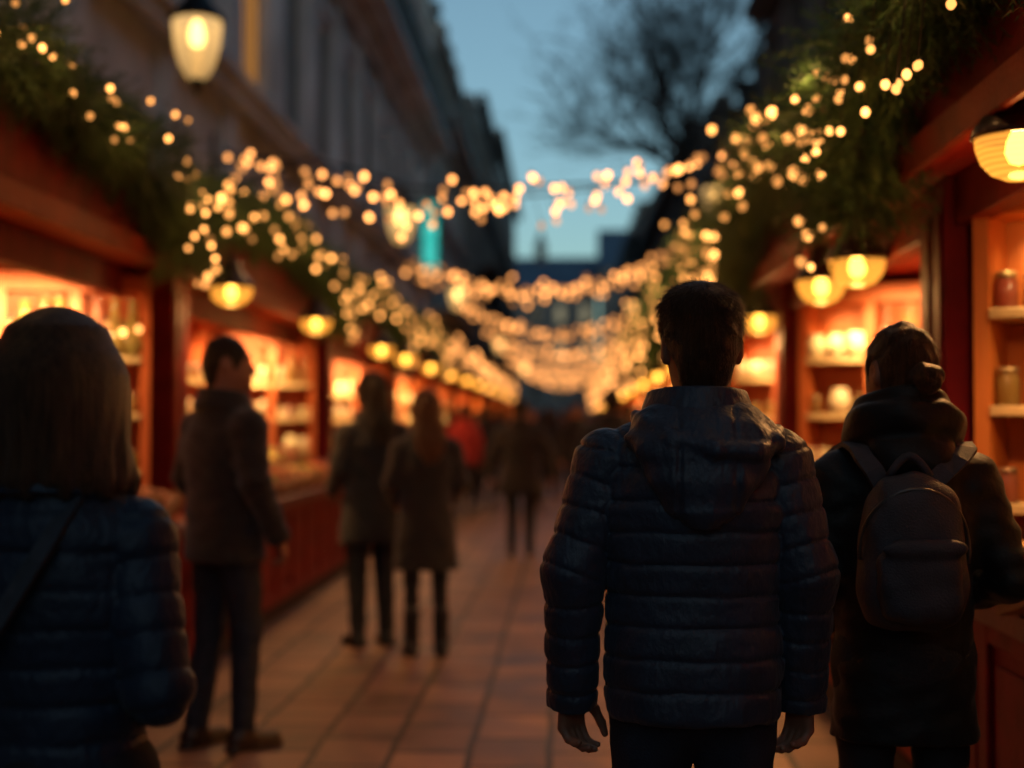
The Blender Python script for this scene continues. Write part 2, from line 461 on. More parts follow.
def hand_mesh(wrist, side, h, down=(0,0.10,-1), pron=.85, curl=1.2):
    """a palm, four bent fingers and a thumb; finger axis L, palm normal N, thumb side T"""
    L = np.array(down, float); L /= np.linalg.norm(L)
    N = np.array([-side*math.cos(pron), -math.sin(pron), 0]); N -= L*N.dot(L); N /= np.linalg.norm(N)
    T = np.cross(N, L)
    if T[1]*1.0 - side*T[0] < 0: T = -T
    w = np.array(wrist, float)
    segs = []; knuck = []
    for off, ln, a0 in ((.027,.074,.42), (.009,.082,.50), (-.0095,.077,.56), (-.027,.060,.62)):
        k = w + L*(.088 - abs(off-.005)*.25) + T*off
        knuck.append(k); p = k; ang = a0*curl
        for frac, r1, r2, da in ((.46,.0106,.0096,.60), (.31,.0094,.0086,.45), (.23,.0086,.0070,0)):
            d = L*math.cos(ang)+N*math.sin(ang)
            q = p + d*ln*frac; segs.append((p, q, r1, r2)); p = q; ang += da*curl
    tb = w + L*.022 + T*.026 + N*.006; p = tb
    th = []
    for ln, v, r1, r2 in ((.044,T*.62+L*.72+N*.30,.0135,.0115), (.034,T*.30+L*.90+N*.35,.0110,.0100), (.026,T*.05+L*.95+N*.42,.0098,.0078)):
        v = v/np.linalg.norm(v); q = p+v*ln; th.append((p, q, r1, r2)); p = q
    def fn(P):
        d = cone(P, w-L*.05, w+L*.01, .027, .026)
        for k in knuck: d = smin(d, cone(P, w+L*.01+(k-w-L*.088)*.6, k, .0165, .0115), .010)
        f = None
        for a, b, r1, r2 in segs:
            c = cone(P, a, b, r1, r2)
            f = c if f is None else smin(f, c, .004)
        t = None
        for a, b, r1, r2 in th:
            c = cone(P, a, b, r1, r2); t = c if t is None else smin(t, c, .006)
        return smin(smin(d, f, .004), t, .010)
    lo = w-.13; hi = w+.13
    lo[2] = w[2]-.20; hi[2] = w[2]+.06
    return mesh_field(fn, lo, hi, h)

# ---- hair
def f_hair(style, look):
    def fn(P0):
        P = rotz(P0, look, (0,-.005))
        n = wrinkle((P[0], P[1], P[2]*.6), 5, (.025,.06), 6)
        cap = ell(P, (0,-.006,1.652), (.087,.106,.113)) - (.0035 if style == 'short' else .005)*n
        face = ell(P, (0,.125,1.585), (.075,.085,.135))
        earcut = np.minimum(ell(P, (.09,.01,1.62), (.03,.032,.05)), ell(P, (-.09,.01,1.62), (.03,.032,.05)))
        if style in ('short', 'crop'):
            d = smin(cap, ell(P, (0,.030,1.728), (.072,.066,.040)), .05) if style == 'short' else cap+.005
            d = smin(d, ell(P, (0,-.060,1.590), (.048,.037,.062)), .03)
            sc_ = np.minimum(ell(P, (.100,-.020,1.575), (.044,.078,.058)), ell(P, (-.100,-.020,1.575), (.044,.078,.058)))
            ec_ = np.minimum(ell(P, (.094,-.004,1.626), (.030,.038,.046)), ell(P, (-.094,-.004,1.626), (.030,.038,.046)))
            d = -smin(-d, face, .01); d = -smin(-d, ec_, .008); d = -smin(-d, sc_, .012)
            return np.maximum(d, 1.528-P[2])
        if style == 'bun':
            d = cap+.004
            d = smin(d, ell(P, (0,-.06,1.59), (.054,.035,.05)), .03)
            d = -smin(-d, face, .01); d = -smin(-d, earcut, .01)
            d = np.maximum(d, 1.545-P[2])
            ang = np.arctan2(P[2]-1.616, P[0]+.010); rad = np.sqrt((P[2]-1.616)**2+(P[0]+.010)**2)
            bun = ell(P, (-.010,-.124,1.616), (.041,.036,.040)) - .0035*np.sin(3*ang+rad*180)
            d = smin(d, bun, .006)
            d = smin(d, cone(P, (.03,-.10,1.575), (.045,-.105,1.50), .010, .002), .006)
            d = smin(d, cone(P, (-.02,-.10,1.57), (-.032,-.10,1.51), .008, .002), .006)
            return d
        if style == 'bob': prof = [(1.475,.122,.088,-.030),(1.50,.128,.102,-.026),(1.56,.114,.104,-.018),(1.62,.103,.108,-.010),(1.66,.094,.104,-.008),(1.69,.072,.084,-.006),(1.71,.05,.06,-.006)]
        else: prof = [(1.27,.055,.025,-.125),(1.32,.085,.036,-.125),(1.42,.105,.055,-.105),(1.50,.108,.080,-.05),(1.58,.102,.098,-.02),(1.66,.092,.102,-.006),(1.74,.05,.06,-.006)]
        a = np.arctan2(P[0], -(P[1]+.02))
        fall = np.clip((1.70-P[2])/.20, 0, 1)**1.3
        gro = (.0026*np.sin(a*23+4*np.sin(P[2]*14)) + .0030*np.sin(a*11+1.3+3*np.sin(P[2]*9)))*fall
        if style == 'bob': cap = ell(P, (0,-.006,1.645), (.099,.113,.122))
        d = smin(cap, loft(P, prof, 2.0)-gro, .05)
        f2 = ell(P, (0,.13,1.55), (.062,.11,.17))
        d = -smin(-d, f2, .012)
        d = np.maximum(d, -(np.maximum(.005-P[1]+.0*P[0], P[2]-1.56)))
        return d
    return fn

def locks(V, Q, n, length, width, lift, look, style, seed):
    """thin tapered strands lying along the hair surface"""
    r = np.random.default_rng(seed)
    N = vnormals(V, Q)
    out_v, out_q = [], []
    sel = r.choice(len(V), n)
    cr = np.array([.012, -.035, 1.755])
    ca, sa = math.cos(look), math.sin(look)
    for i in sel:
        p, nn = V[i].copy(), N[i]
        if nn[2] < -.5 or p[1] < -.112: continue
        if style == 'short' and abs(p[0]) > .052 and p[2] < 1.668: continue
        d = p-cr; d[2] -= .06
        if style in ('bob','long'): d = np.array([p[0]*.5, p[1]*.3, -.4 if p[2] < 1.70 else -.02]) + .1*d
        d = d + r.normal(size=3)*.022
        d -= nn*d.dot(nn); l = np.linalg.norm(d)
        if l < 1e-5: continue
        d /= l
        sd = np.cross(nn, d); ln = length*r.uniform(.5, 1.3)*(.3 if (style in ('bob','long') and p[2] > 1.62) else 1); lf = lift*r.uniform(.1, 1.3)*(2.1 if style == 'short' and p[2] > 1.69 else 1); w = width*r.uniform(.5,1.2)
        b = len(out_v)
        for k, t in enumerate((0, .35, .7, 1.0)):
            c = p - nn*.002 + d*ln*t + nn*(lf*t*t*1.0) + np.array([0,0,-1])*ln*.12*t*t*(style == 'short')
            ww = w*(1-.9*t)
            out_v += [c-sd*ww, c+nn*ww*.7, c+sd*ww]
        for k in range(3):
            for e in range(2):
                out_q.append((b+3*k+e, b+3*k+e+1, b+3*k+e+4, b+3*k+e+3))
    return np.array(out_v), np.array(out_q)

SH, EL, WR = (.176,-.012,1.350), (.242,-.03,1.135), (.245,.03,.86)

def person(label, loc, face=0, H=1.75, top='jacket', hem=.80, top_mat='navy', leg_mat='trousers', shoe_mat='boot', hair='short',
           hair_mat='hair', look=0, arms=None, h=.010, girth=1.0, hood=None, stride=0, hem_w=None, group=None, bulge=.0, nlocks=0,
           coat_len_w=.21, hands=True, hand_h=.005, hand_pron=.85, seed=1, slim_leg=1.0, tall_boot=False, hd=-.012, hs=1.0, hx=0.0):
    k = H/1.75
    rot = Matrix.Rotation(R(face), 4, 'Z')
    look = R(look)
    arms = arms or {}
    J = {}
    for sx, nm in ((-1,'l'), (1,'r')):
        J['s'+nm] = (sx*SH[0]*girth, SH[1], SH[2])
        J['e'+nm] = arms.get('e'+nm, (sx*EL[0]*girth, EL[1], EL[2]))
        J['w'+nm] = arms.get('w'+nm, (sx*WR[0]*girth, WR[1], WR[2]))
        f = stride*sx
        J['h'+nm] = (sx*.088, 0, .92)
        J['k'+nm] = (sx*.094, .015+f*.5, .50)
        J['a'+nm] = (sx*.098, -.025+f, .095)
    def finish(V): return np.asarray(V)*k
    # ---------------- body: one continuous skin figure under the clothes
    def f_body(P):
        d = loft(P, [(.84,.12,.085,0),(.95,.14,.095,0),(1.08,.115,.085,0),(1.26,.14,.10,0),(1.37,.11,.08,-.005),(1.46,.06,.06,-.01)])
        d = smin(d, cone(P, (0,-.02,1.40), (0,-.012,1.50), .058, .056), .03)
        for nm in 'lr':
            d = smin(d, cone(P, J['s'+nm], J['e'+nm], .046, .038), .03)
            d = smin(d, cone(P, J['e'+nm], J['w'+nm], .037, .027), .015)
            d = smin(d, cone(P, J['h'+nm], J['k'+nm], .070, .047), .03)
            d = smin(d, cone(P, J['k'+nm], J['a'+nm], .046, .032), .015)
        return d
    parts = [mesh_field(f_body, (-.42,-.30,.05), (.42,.36,1.52), .014)]
    hh = min(h, .007)
    hv, hq = mesh_field(f_head(look), (-.11,-.135,1.43), (.11,.145,1.77), hh)
    parts.append(((hv-np.array([0,-.005,1.75]))*hs+np.array([hx,-.005,1.75+hd]), hq))
    if hands:
        for sx, nm in ((-1,'l'), (1,'r')):
            w = np.array(J['w'+nm]); dd = w-np.array(J['e'+nm]); dd /= np.linalg.norm(dd)
            parts.append(hand_mesh(w, sx, hand_h, dd, hand_pron))
    V, Q = join(parts)
    root = bpy.data.objects.new('person', np_mesh('person', finish(V), Q, M['skin']))
    link(root); root.location = loc; root.rotation_euler = (0, 0, R(face))
    tag(root, label, 'person', group)
    def kid(name, V, Q, m):
        o = bpy.data.objects.new(name, np_mesh(name, finish(V), Q, m)); link(o); child(o, root); return o
    # ---------------- trousers
    def f_leg(P):
        d = ell(P, (0,-.01,.91), (.165,.128,.17))
        for nm in 'lr':
            hp, kn, an = J['h'+nm], J['k'+nm], J['a'+nm]
            d = smin(d, smin(cone(P, hp, kn, .103*slim_leg, .066*slim_leg), cone(P, kn, an, .066*slim_leg, .052*slim_leg), .02), .025)
        d = d - .005*wrinkle(P, seed+9, (.06,.14))
        return np.maximum(d, np.maximum(.055-P[2], P[2]-1.02))
    fl = min(.42, .30+abs(stride))
    V, Q = mesh_field(f_leg, (-.26,-fl,.02), (.26,fl,1.06), max(h, .009)); kid('trousers', V, Q, M[leg_mat])
    for sx, nm in ((-1,'l'), (1,'r')):
        ax, ay, az = J['a'+nm]
        def f_shoe(P):
            d = cone(P, (ax,ay-.035,.045), (ax+sx*.018,ay+.145,.034), .041, .033, (1,1,1.05))
            d = smin(d, cone(P, (ax,ay,.05), (ax,ay,.28 if tall_boot else .12), .050, .056 if tall_boot else .046), .03)
            d = smin(d, np.maximum(cone(P, (ax,ay-.04,.01), (ax+sx*.018,ay+.15,.01), .044, .038, (1,1,1)), P[2]-.022), .004)
            return np.maximum(d, -P[2]+.001)
        V, Q = mesh_field(f_shoe, (ax-.09,ay-.12,-.02), (ax+.11,ay+.25,.34 if tall_boot else .20), max(h*.8,.007)); kid('shoe', V, Q, M[shoe_mat])
    # ---------------- upper garment
    hw = hem_w or (.188 if hem > .7 else coat_len_w)
    g_ = girth
    prof = [(hem,hw*g_,.140*g_,-.005),(max(hem+.12,.92),.182*g_,.138*g_,-.005),(1.06,.176*g_,.132*g_,-.005),(1.26,.196*g_,.142*g_,-.012),
            (1.33,.172*g_,.132*g_,-.014),(1.40,.128,.108,-.016),(1.455,.088,.086,-.016),(1.50,.075,.075,-.014)]
    if hem < .7: prof.insert(1, (.80,.5*(hw+.185)*g_,.145*g_,-.005)); prof[2] = (.95,.184*g_,.138*g_,-.005)
    def quilt(u, amp):
        fr = u-np.floor(u)
        return amp*(1-np.abs(2*fr-1)**6)
    def f_top(P):
        wr = wrinkle(P, seed, (.05,.15), 7)
        d = loft(P, prof)
        for nm in 'lr':
            d = smin(d, cone(P, (0,-.018,1.425), J['s'+nm], .055, .064*g_), .05)
        if bulge:
            pk = wrinkle((P[0], P[1], P[2]*.15), seed+3, (.022,.05), 5)
            u = (P[2]-hem+.004*wr)/.0665
            fr = u-np.floor(u)
            d = d - quilt(u, bulge) + pk*.0018*(np.abs(2*fr-1)**2)
        for nm in 'lr':
            s_, e_, w_ = J['s'+nm], J['e'+nm], J['w'+nm]
            ext = tuple(w_[i]+(w_[i]-e_[i])*.10 for i in range(3))
            a1 = cone(P, s_, e_, .076*g_, .061*g_); a2 = cone(P, e_, ext, .060*g_, .048*g_)
            a = smin(a1, a2, .02)
            cut = sum((P[i]-ext[i])*(ext[i]-e_[i]) for i in range(3))/math.dist(ext, e_)
            a = np.maximum(a, cut)
            if bulge:
                l1, l2 = math.dist(s_, e_), math.dist(e_, ext)
                t1 = sum((P[i]-s_[i])*(e_[i]-s_[i]) for i in range(3))/l1
                t2 = l1+sum((P[i]-e_[i])*(ext[i]-e_[i]) for i in range(3))/l2
                tt = np.where(a1 < a2, t1, t2)
                a = a - quilt((tt+.02+.006*wr)/.066, bulge*.95) + pk*.0012
            else:
                a = a - .006*wrinkle(P, seed+4, (.04,.10), 6)
            jn = np.abs(d-a)
            d = smin(d, a, .030 if bulge else .035)
            if bulge: d = d + .006*np.exp(-(jn/.007)**2)
        d = d - (.004 if bulge else .007)*wr
        # collar
        cz = P[2]-.12*(-(P[1]+.01))
        rr = np.sqrt(((P[0]-hx*.5)/1.05)**2+(P[1]+.014)**2)
        col = np.maximum(np.abs(rr-(.098-.35*(cz-1.49)))-.011, np.maximum(1.42-cz, cz-1.510))
        d = smin(d, col, .010)
        return d
    xm = max([abs(J[q][0]) for q in ('el','er','wl','wr')])+.13
    ym = max(.24, max(abs(J[q][1]) for q in ('el','er','wl','wr'))+.14)
    V, Q = mesh_field(f_top, (-xm,-.26,hem-.14 if hem > .9 else min(hem, .70)-.06), (xm,ym,1.60), h)
    kid({'puffer':'puffer_jacket','jacket':'jacket','coat':'coat'}[top], V, Q, M[top_mat])
    if hood == 'flat':
        def f_hood(P):
            P = (P[0]-.016, P[1], P[2])
            wr = wrinkle(P, 77, (.05,.12), 6)
            pouch = loft(P, [(1.225,.030,.030,-.150),(1.26,.078,.044,-.152),(1.32,.116,.058,-.142),(1.375,.146,.074,-.122),(1.415,.160,.088,-.095),(1.445,.148,.090,-.075),(1.475,.120,.080,-.055),(1.492,.095,.06,-.045)], 2.2)
            seam = .005*np.exp(-((P[0]+.050)/.005)**2)+.005*np.exp(-((P[0]-.066)/.005)**2)
            pouch = pouch + seam
            pts = [(-.135,-.045,1.455),(-.118,-.115,1.440),(-.062,-.165,1.412),(.025,-.190,1.388),(.105,-.178,1.384),(.152,-.125,1.402),(.162,-.055,1.425)]
            d = None
            for a, b in zip(pts[:-1], pts[1:]):
                c = cone(P, a, b, .018, .018); d = c if d is None else smin(d, c, .012)
            d = smin(d, pouch, .009)
            return d-.006*wr
        V, Q = mesh_field(f_hood, (-.23,-.28,1.17), (.24,.10,1.54), .005); kid('hood', V, Q, M[top_mat])
    if hood == 'bulky':
        def f_hood(P):
            wr = wrinkle(P, 78, (.05,.12), 6)
            cz = P[2]-1.475+.28*(P[1]+.01)*1.0
            rr = np.sqrt((P[0]/1.12)**2+(P[1]+.02)**2)
            d = np.sqrt((rr-.090)**2+(cz*.85)**2)-.047
            cz2 = P[2]-1.535+.30*(P[1]+.01)
            d = smin(d, np.sqrt((rr-.080)**2+(cz2)**2)-.026, .012)
            d = smin(d, ell(P, (0,-.112,1.405), (.112,.066,.066)), .02)
            return d-.007*wr
        V, Q = mesh_field(f_hood, (-.22,-.25,1.28), (.22,.18,1.62), .006); kid('hood', V, Q, M[top_mat])
    # ---------------- hair
    lo, hi = ((-.15,-.19,1.24), (.15,.14,1.79)) if hair == 'long' else ((-.15,-.19,1.44), (.15,.14,1.80))
    V, Q = mesh_field(f_hair(hair, look), lo, hi, min(h, .007))
    if nlocks:
        st = {'short':'short','crop':'short','bun':'short'}.get(hair, hair)
        ln, wd, lf = ((.032,.0015,.0055) if hair == 'short' else (.04,.0014,.0015) if hair in ('bun','crop') else (.05,.0022,.0003))
        LV, LQ = locks(V, Q, nlocks, ln, wd, lf, look, st, seed)
        V, Q = join([(V, Q), (LV, LQ)])
    V = (V-np.array([0,-.005,1.75]))*hs+np.array([hx,-.005,1.75+hd])
    kid('hair', V, Q, M[hair_mat])
    return root

def px(x, y, D):                       # only used to read lateral offsets when placing things on the street
    return ((x-565)*D/1422, D, 1.4+(424-y)*D/1422)

# ------------------------------------------------------------------ stalls
def bulb_mesh(name, r, m):
    b = MB()
    b.lathe([(0,-r*1.25),(r*.55,-r*1.0),(r*.95,-r*.35),(r,.1*r),(r*.75,.7*r),(r*.4,r*1.05)], n=10)
    b.lathe([(r*.42,r*1.0),(r*.45,r*1.7),(0,r*1.75)], n=8, m=1)
    return b.mesh(name, [m, M['wire']])
BULB_NEAR = bulb_mesh('bulb', .0125, M['bulb'])
BULB_MID = bulb_mesh('bulb', .019, M['bulb'])
BULB_SWAG = bulb_mesh('bulb', .020, M['bulb_mid'])
BULB_FAR = bulb_mesh('bulb', .036, M['bulb_far'])

def add_bulb(parent, me, p):
    o = bpy.data.objects.new('bulb', me); link(o); o.location = p
    o.rotation_euler = (random.uniform(-.5,.5), random.uniform(-.5,.5), random.uniform(0,6.28))
    child(o, parent); return o

def spot(name, kind, loc, power, col=WARM, size=.05, size_y=None, rot=None, parent=None):
    l = bpy.data.lights.new(name, kind); l.energy = power; l.color = col
    if kind in ('POINT','SPOT'): l.shadow_soft_size = size
    if kind == 'SPOT': l.spot_size = R(150); l.spot_blend = .5
    if kind == 'AREA':
        l.shape = 'RECTANGLE'; l.size = size; l.size_y = size_y; l.spread = R(130)
    o = bpy.data.objects.new(name, l); link(o, parent); o.location = loc
    if rot: o.rotation_euler = rot
    return o

def make_stall(s, L, depth, ez, over, strip_power, label, group):
    """s: -1 left row, +1 right row.  v runs away from the street, u along it"""
    root = empty('market_stall'); tag(root, label, 'market stall', group)
    X = lambda v: s*v
    def B(b, v0, v1, u0, u1, z0, z1, m=0): b.box(X(v0), X(v1), u0, u1, z0, z1, m)
    hb = ez-.17
    # counter with framed panels
    cf = -.22 if s < 0 else 0
    b = MB(); B(b, cf, .50, .02, L-.02, .10, .825)
    n = max(4, round(L/.62)); w = (L-.04)/n
    for i in range(n+1):
        u = .02+i*w; a0, a1 = max(.02, u-.05), min(L-.02, u+.05)
        B(b, cf-.022, cf-.001, a0, a1, .12, .80)
    for z0, z1 in ((.12,.20),(.72,.80)):
        for i in range(n): B(b, cf-.020, cf-.001, .02+i*w+.051, .02+(i+1)*w-.051, z0, z1)
    for i in range(n): B(b, cf-.012, cf-.001, .02+i*w+.11, .02+(i+1)*w-.11, .26, .66)
    cnt = b.build('counter', M['red'], root, bevel=.004)
    b = MB(); B(b, cf-.07, .56, .0, L, .828, .872); B(b, cf-.075, cf-.069, 0, L, .80, .868); b.build('countertop', M['top'], cnt, bevel=.006)
    b = MB(); B(b, cf-.012, .46, .03, L-.03, 0, .099); b.build('plinth', M['plinth'], cnt)
    b = MB(); B(b, .20 if s > 0 else .12, .54, .12, L-.12, .873, 1.0); b.build('display_step', M['top'], cnt, bevel=.005)
    # posts
    for u0, u1 in ((-.085,.085), (L-.085,L+.085)):
        if u0 > 1: continue
        b = MB(); B(b, -.03, .12, u0, u1, .873, ez-.002); B(b, -.04, -.031, u0+.03, u1-.03, .95, ez-.12)
        b.build('post', M['darkred'], root, bevel=.006)
    b = MB(); B(b, -.03, .12, L-.24, L-.09, .873, ez-.002); B(b, -.04, -.031, L-.21, L-.12, .95, ez-.12); b.build('post', M['darkred'], root, bevel=.006)
    # walls
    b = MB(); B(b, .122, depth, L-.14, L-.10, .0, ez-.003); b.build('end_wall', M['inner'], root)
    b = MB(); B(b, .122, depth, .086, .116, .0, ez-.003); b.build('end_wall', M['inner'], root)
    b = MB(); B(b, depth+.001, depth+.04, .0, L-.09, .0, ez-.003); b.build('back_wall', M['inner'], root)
    # header, soffit roof, eave trim, arched fascia
    h0 = .20 if s < 0 else 0
    b = MB(); B(b, h0, h0+.09, .086, L-.25, hb, ez-.003); b.build('header_beam', M['darkred'], root, bevel=.005)
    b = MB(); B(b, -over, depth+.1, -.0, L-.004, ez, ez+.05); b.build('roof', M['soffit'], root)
    b = MB(); B(b, -over-.032, -over-.001, 0, L-.004, ez-.035, ez+.075); b.build('eave_trim', M['red'], root, bevel=.006)
    b = MB(); NN = 28; vs = []
    for i in range(NN+1):
        u = L*i/NN; z = ez+.10+.50*math.sin(math.pi*i/NN)**.75
        for v in (-over+.02, -over+.06): vs += [(X(v), u, ez+.051), (X(v), u, z)]
    fs = []
    for i in range(NN):
        a, c = 4*i, 4*i+4
        fs += [(a,c,c+1,a+1), (a+2,a+3,c+3,c+2), (a+1,c+1,c+3,a+3), (a,a+2,c+2,c)]
    b.add(vs, fs); b.build('fascia', M['darkred'], root)
    # pitched back roof
    b = MB(); b.add([(X(-over+.08),.02,ez+.45),(X(depth+.1),.02,ez+.16),(X(depth+.1),L-.02,ez+.16),(X(-over+.08),L-.02,ez+.45),
                     (X(-over+.08),.02,ez+.40),(X(depth+.1),.02,ez+.11),(X(depth+.1),L-.02,ez+.11),(X(-over+.08),L-.02,ez+.40)],
                    [(0,1,2,3),(4,7,6,5),(0,4,5,1),(3,2,6,7),(0,3,7,4),(1,5,6,2)]); b.build('roof', M['plinth'], root)
    # corner display case turned a little to the street
    ang = R(24 if s < 0 else 32); W = depth-.22 if s < 0 else (depth-.18)*1.12
    d = Vector((s*math.cos(ang), -math.sin(ang), 0)); nrm = Vector((-s*math.sin(ang), -math.cos(ang), 0))
    o = Vector((s*.15, L-.19, 0)); UP = Vector((0,0,1))
    def C(b, t0, t1, n0, n1, z0, z1, m=0):
        c = o+d*(t0+t1)/2+nrm*(n0+n1)/2+UP*(z0+z1)/2
        b.obox(c, d*(t1-t0)/2, nrm*(n1-n0)/2, UP*(z1-z0)/2, m)
    b = MB(); C(b, 0, W, 0, .02, .9, ez-.06)
    for t0, t1 in ((0,.05), (W*.5-.03,W*.5+.03), (W-.05,W)): C(b, t0, t1, .021, .24, .9, ez-.06)
    C(b, .051, W*.5-.031, .021, .245, ez-.16, ez-.062); C(b, W*.5+.031, W-.051, .021, .245, ez-.16, ez-.062)
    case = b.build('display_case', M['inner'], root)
    SH_Z = (1.14, 1.46, 1.78)
    for z in SH_Z:
        b = MB(); C(b, .051, W*.5-.031, .022, .25, z-.035, z); C(b, W*.5+.031, W-.051, .022, .25, z-.035, z)
        b.build('shelf', M['shelf'], case, bevel=.004)
    for z in SH_Z:
        b = MB(); B(b, depth-.27, depth-.002, .2, L-.75, z-.035, z); b.build('shelf', M['shelf'], root, bevel=.004)
    # strip light behind the header
    b = MB(); B(b, h0+.10, h0+.125, .3, L-1.3, hb+.03, hb+.05); b.build('strip_light', M['strip'], root)
    sp = dict(case_o=o, case_d=d, case_n=nrm, case_w=W, sh=SH_Z, L=L, depth=depth, s=s, hb=hb, power=strip_power)
    return root, sp

def light_stall(root_loc, sp, mult=1.0):
    s, L = sp['s'], sp['L']
    rot = Vector((s*.62, .30, -.72)).to_track_quat('-Z', 'Y').to_euler()
    spot('stall_light', 'AREA', (root_loc[0]+s*(.34 if s < 0 else .16), root_loc[1]+L*.5, sp['hb']-.03), sp['power']*mult, (1,.62,.23), L*.8, .08,
         Vector((s*.55, 0, -.85)).to_track_quat('-Z', 'Y').to_euler())
    # light on the display case at the far end
    c = Vector(root_loc)+sp['case_o']+sp['case_d']*sp['case_w']*.55+Vector((0,-.6,0))
    spot('case_light', 'AREA', (c.x, c.y, sp['hb']-.02), sp['power']*.42*mult, (1,.62,.24), sp['case_w']*.8, .08,
         (Vector(-sp['case_n'])*.8+Vector((0,0,-.6))).to_track_quat('-Z', 'Y').to_euler())

LX, RX = -2.30, 1.33
LL, RL = 5.35, 3.55
L_names = ['red stall with big glass bottles behind the woman with bobbed hair', 'red stall with pale goods facing the man in the brown jacket',
           'red stall behind the two women standing together', 'red stall beside the person in the red coat']
R_names = ['red stall with jars at the elbow of the woman with the backpack', 'red stall in front of the face of the woman with the backpack',
           'red stall just past the head of the man in the puffer jacket', 'red stall hidden mostly behind the man in the puffer jacket']
ordn = ['third','fourth','fifth','sixth','seventh','eighth','ninth','tenth','eleventh','twelfth','thirteenth','fourteenth','fifteenth','sixteenth']
protoL, spL = make_stall(-1, LL, 1.05, 2.30, .08, 44, L_names[0], 'red stalls in the row below the teal sign')
protoR, spR = make_stall(1, RL, .95, 2.25, .18, 29, R_names[0], 'red stalls in the row below the bare tree')
stalls = []
for i in range(11):
    o = protoL if i == 0 else copy_tree(protoL)
    o.location = (LX, 3.05+LL*i, 0)
    o['label'] = L_names[i] if i < 4 else f'small glowing red stall, {ordn[i-2]} along the row below the teal sign'
    stalls.append((o, spL, i)); light_stall(o.location, spL, 1.0)
for i in range(16):
    o = protoR if i == 0 else copy_tree(protoR)
    o.location = (RX, 1.60+RL*i, 0)
    o['label'] = R_names[i] if i < 4 else f'small glowing red stall, {ordn[i-2]} along the row below the bare tree'
    stalls.append((o, spR, i)); light_stall(o.location, spR, .55 if i == 0 else 1.0)

# ------------------------------------------------------------------ goods on the shelves and counters
def lathe_mesh(name, prof, mats, extra=None, n=14):
    b = MB(); b.lathe(prof, n=n)
    if extra: b.lathe(extra, n=n, m=1)
    return b.mesh(name, mats)
ME = dict(
    bottle=lathe_mesh('bottle', [(0,0),(.036,0),(.040,.01),(.040,.13),(.034,.165),(.015,.20),(.013,.245),(.016,.25),(.016,.262)], [M['bottle']]),
    cork=lathe_mesh('cork', [(.0,.262),(.012,.262),(.013,.285),(0,.288)], [M['cork']]),
    flask=lathe_mesh('bottle', [(0,0),(.05,0),(.062,.02),(.065,.06),(.05,.12),(.022,.17),(.016,.22),(.022,.235),(.022,.245)], [M['bottle']]),
    jar=lathe_mesh('jar', [(0,0),(.045,0),(.05,.008),(.05,.115),(.042,.13),(.042,.138)], [M['jar']]),
    lid=lathe_mesh('lid', [(.0,.165),(.040,.163),(.046,.158),(.047,.138),(.044,.136)], [M['lid']]),
    pot=lathe_mesh('pot', [(0,0),(.04,0),(.058,.03),(.062,.07),(.05,.11),(.042,.12),(.048,.135),(.044,.136),(.04,.118)], [M['ceramic']]),
    candle=lathe_mesh('candle', [(0,0),(.032,0),(.033,.12),(.03,.15),(.012,.155),(.004,.157),(.003,.175),(0,.176)], [M['ceramic']]),
)
def parcel_mesh():
    b = MB(); b.box(-.055,.055,-.045,.045,0,.11)
    b.box(-.010,.010,-.047,.047,-.0005,.113,1); b.box(-.057,.057,-.009,.009,.0008,.1122,1)
    b.lathe([(0,.112),(.022,.118),(.026,.135),(.012,.128),(0,.124)], c=(-.012,0,0), n=8, m=1)
    return b.mesh('parcel', [M['parcel'], M['red']])
ME['parcel'] = parcel_mesh()
n_goods = {}
KIND_LABEL = dict(bottle='slim amber glass bottle', flask='round bellied glass bottle', jar='clear glass jar with tin lid', pot='cream glazed pot', candle='pale pillar candle', parcel='small ribboned parcel')
KIND_CAT = dict(bottle='bottle', flask='bottle', jar='jar', pot='pot', candle='candle', parcel='parcel')
SHELF_WORD = ['bottom', 'middle', 'top']
def good(kind, p, where, sc=1.0, parts=True):
    key = KIND_CAT[kind]
    if n_goods.get(key, 0) >= 290: return
    n_goods[key] = n_goods.get(key, 0)+1
    o = bpy.data.objects.new(key, ME[kind]); link(o); o.location = p; o.rotation_euler = (0,0,random.uniform(0,6.28)); o.scale = (sc,)*3
    lab = f'{KIND_LABEL[kind]} {where}'; lab = lab if len(lab.replace('-',' ').split()) <= 16 else lab.replace(' the ', ' ')
    tag(o, lab, key, lab)
    if parts and kind == 'bottle': child(link(bpy.data.objects.new('cork', ME['cork'])), o)
    if parts and kind == 'jar': child(link(bpy.data.objects.new('lid', ME['lid'])), o)

def stall_word(s, i):
    if s < 0: return ['stall by the bobbed hair','stall facing the brown jacket','stall behind two women','stall by the red coat'][i] if i < 4 else 'far stall below the teal sign'
    return ['stall by the backpack','stall past the backpack','stall past the puffer jacket','stall behind the puffer jacket'][i] if i < 4 else 'far stall below the tree'

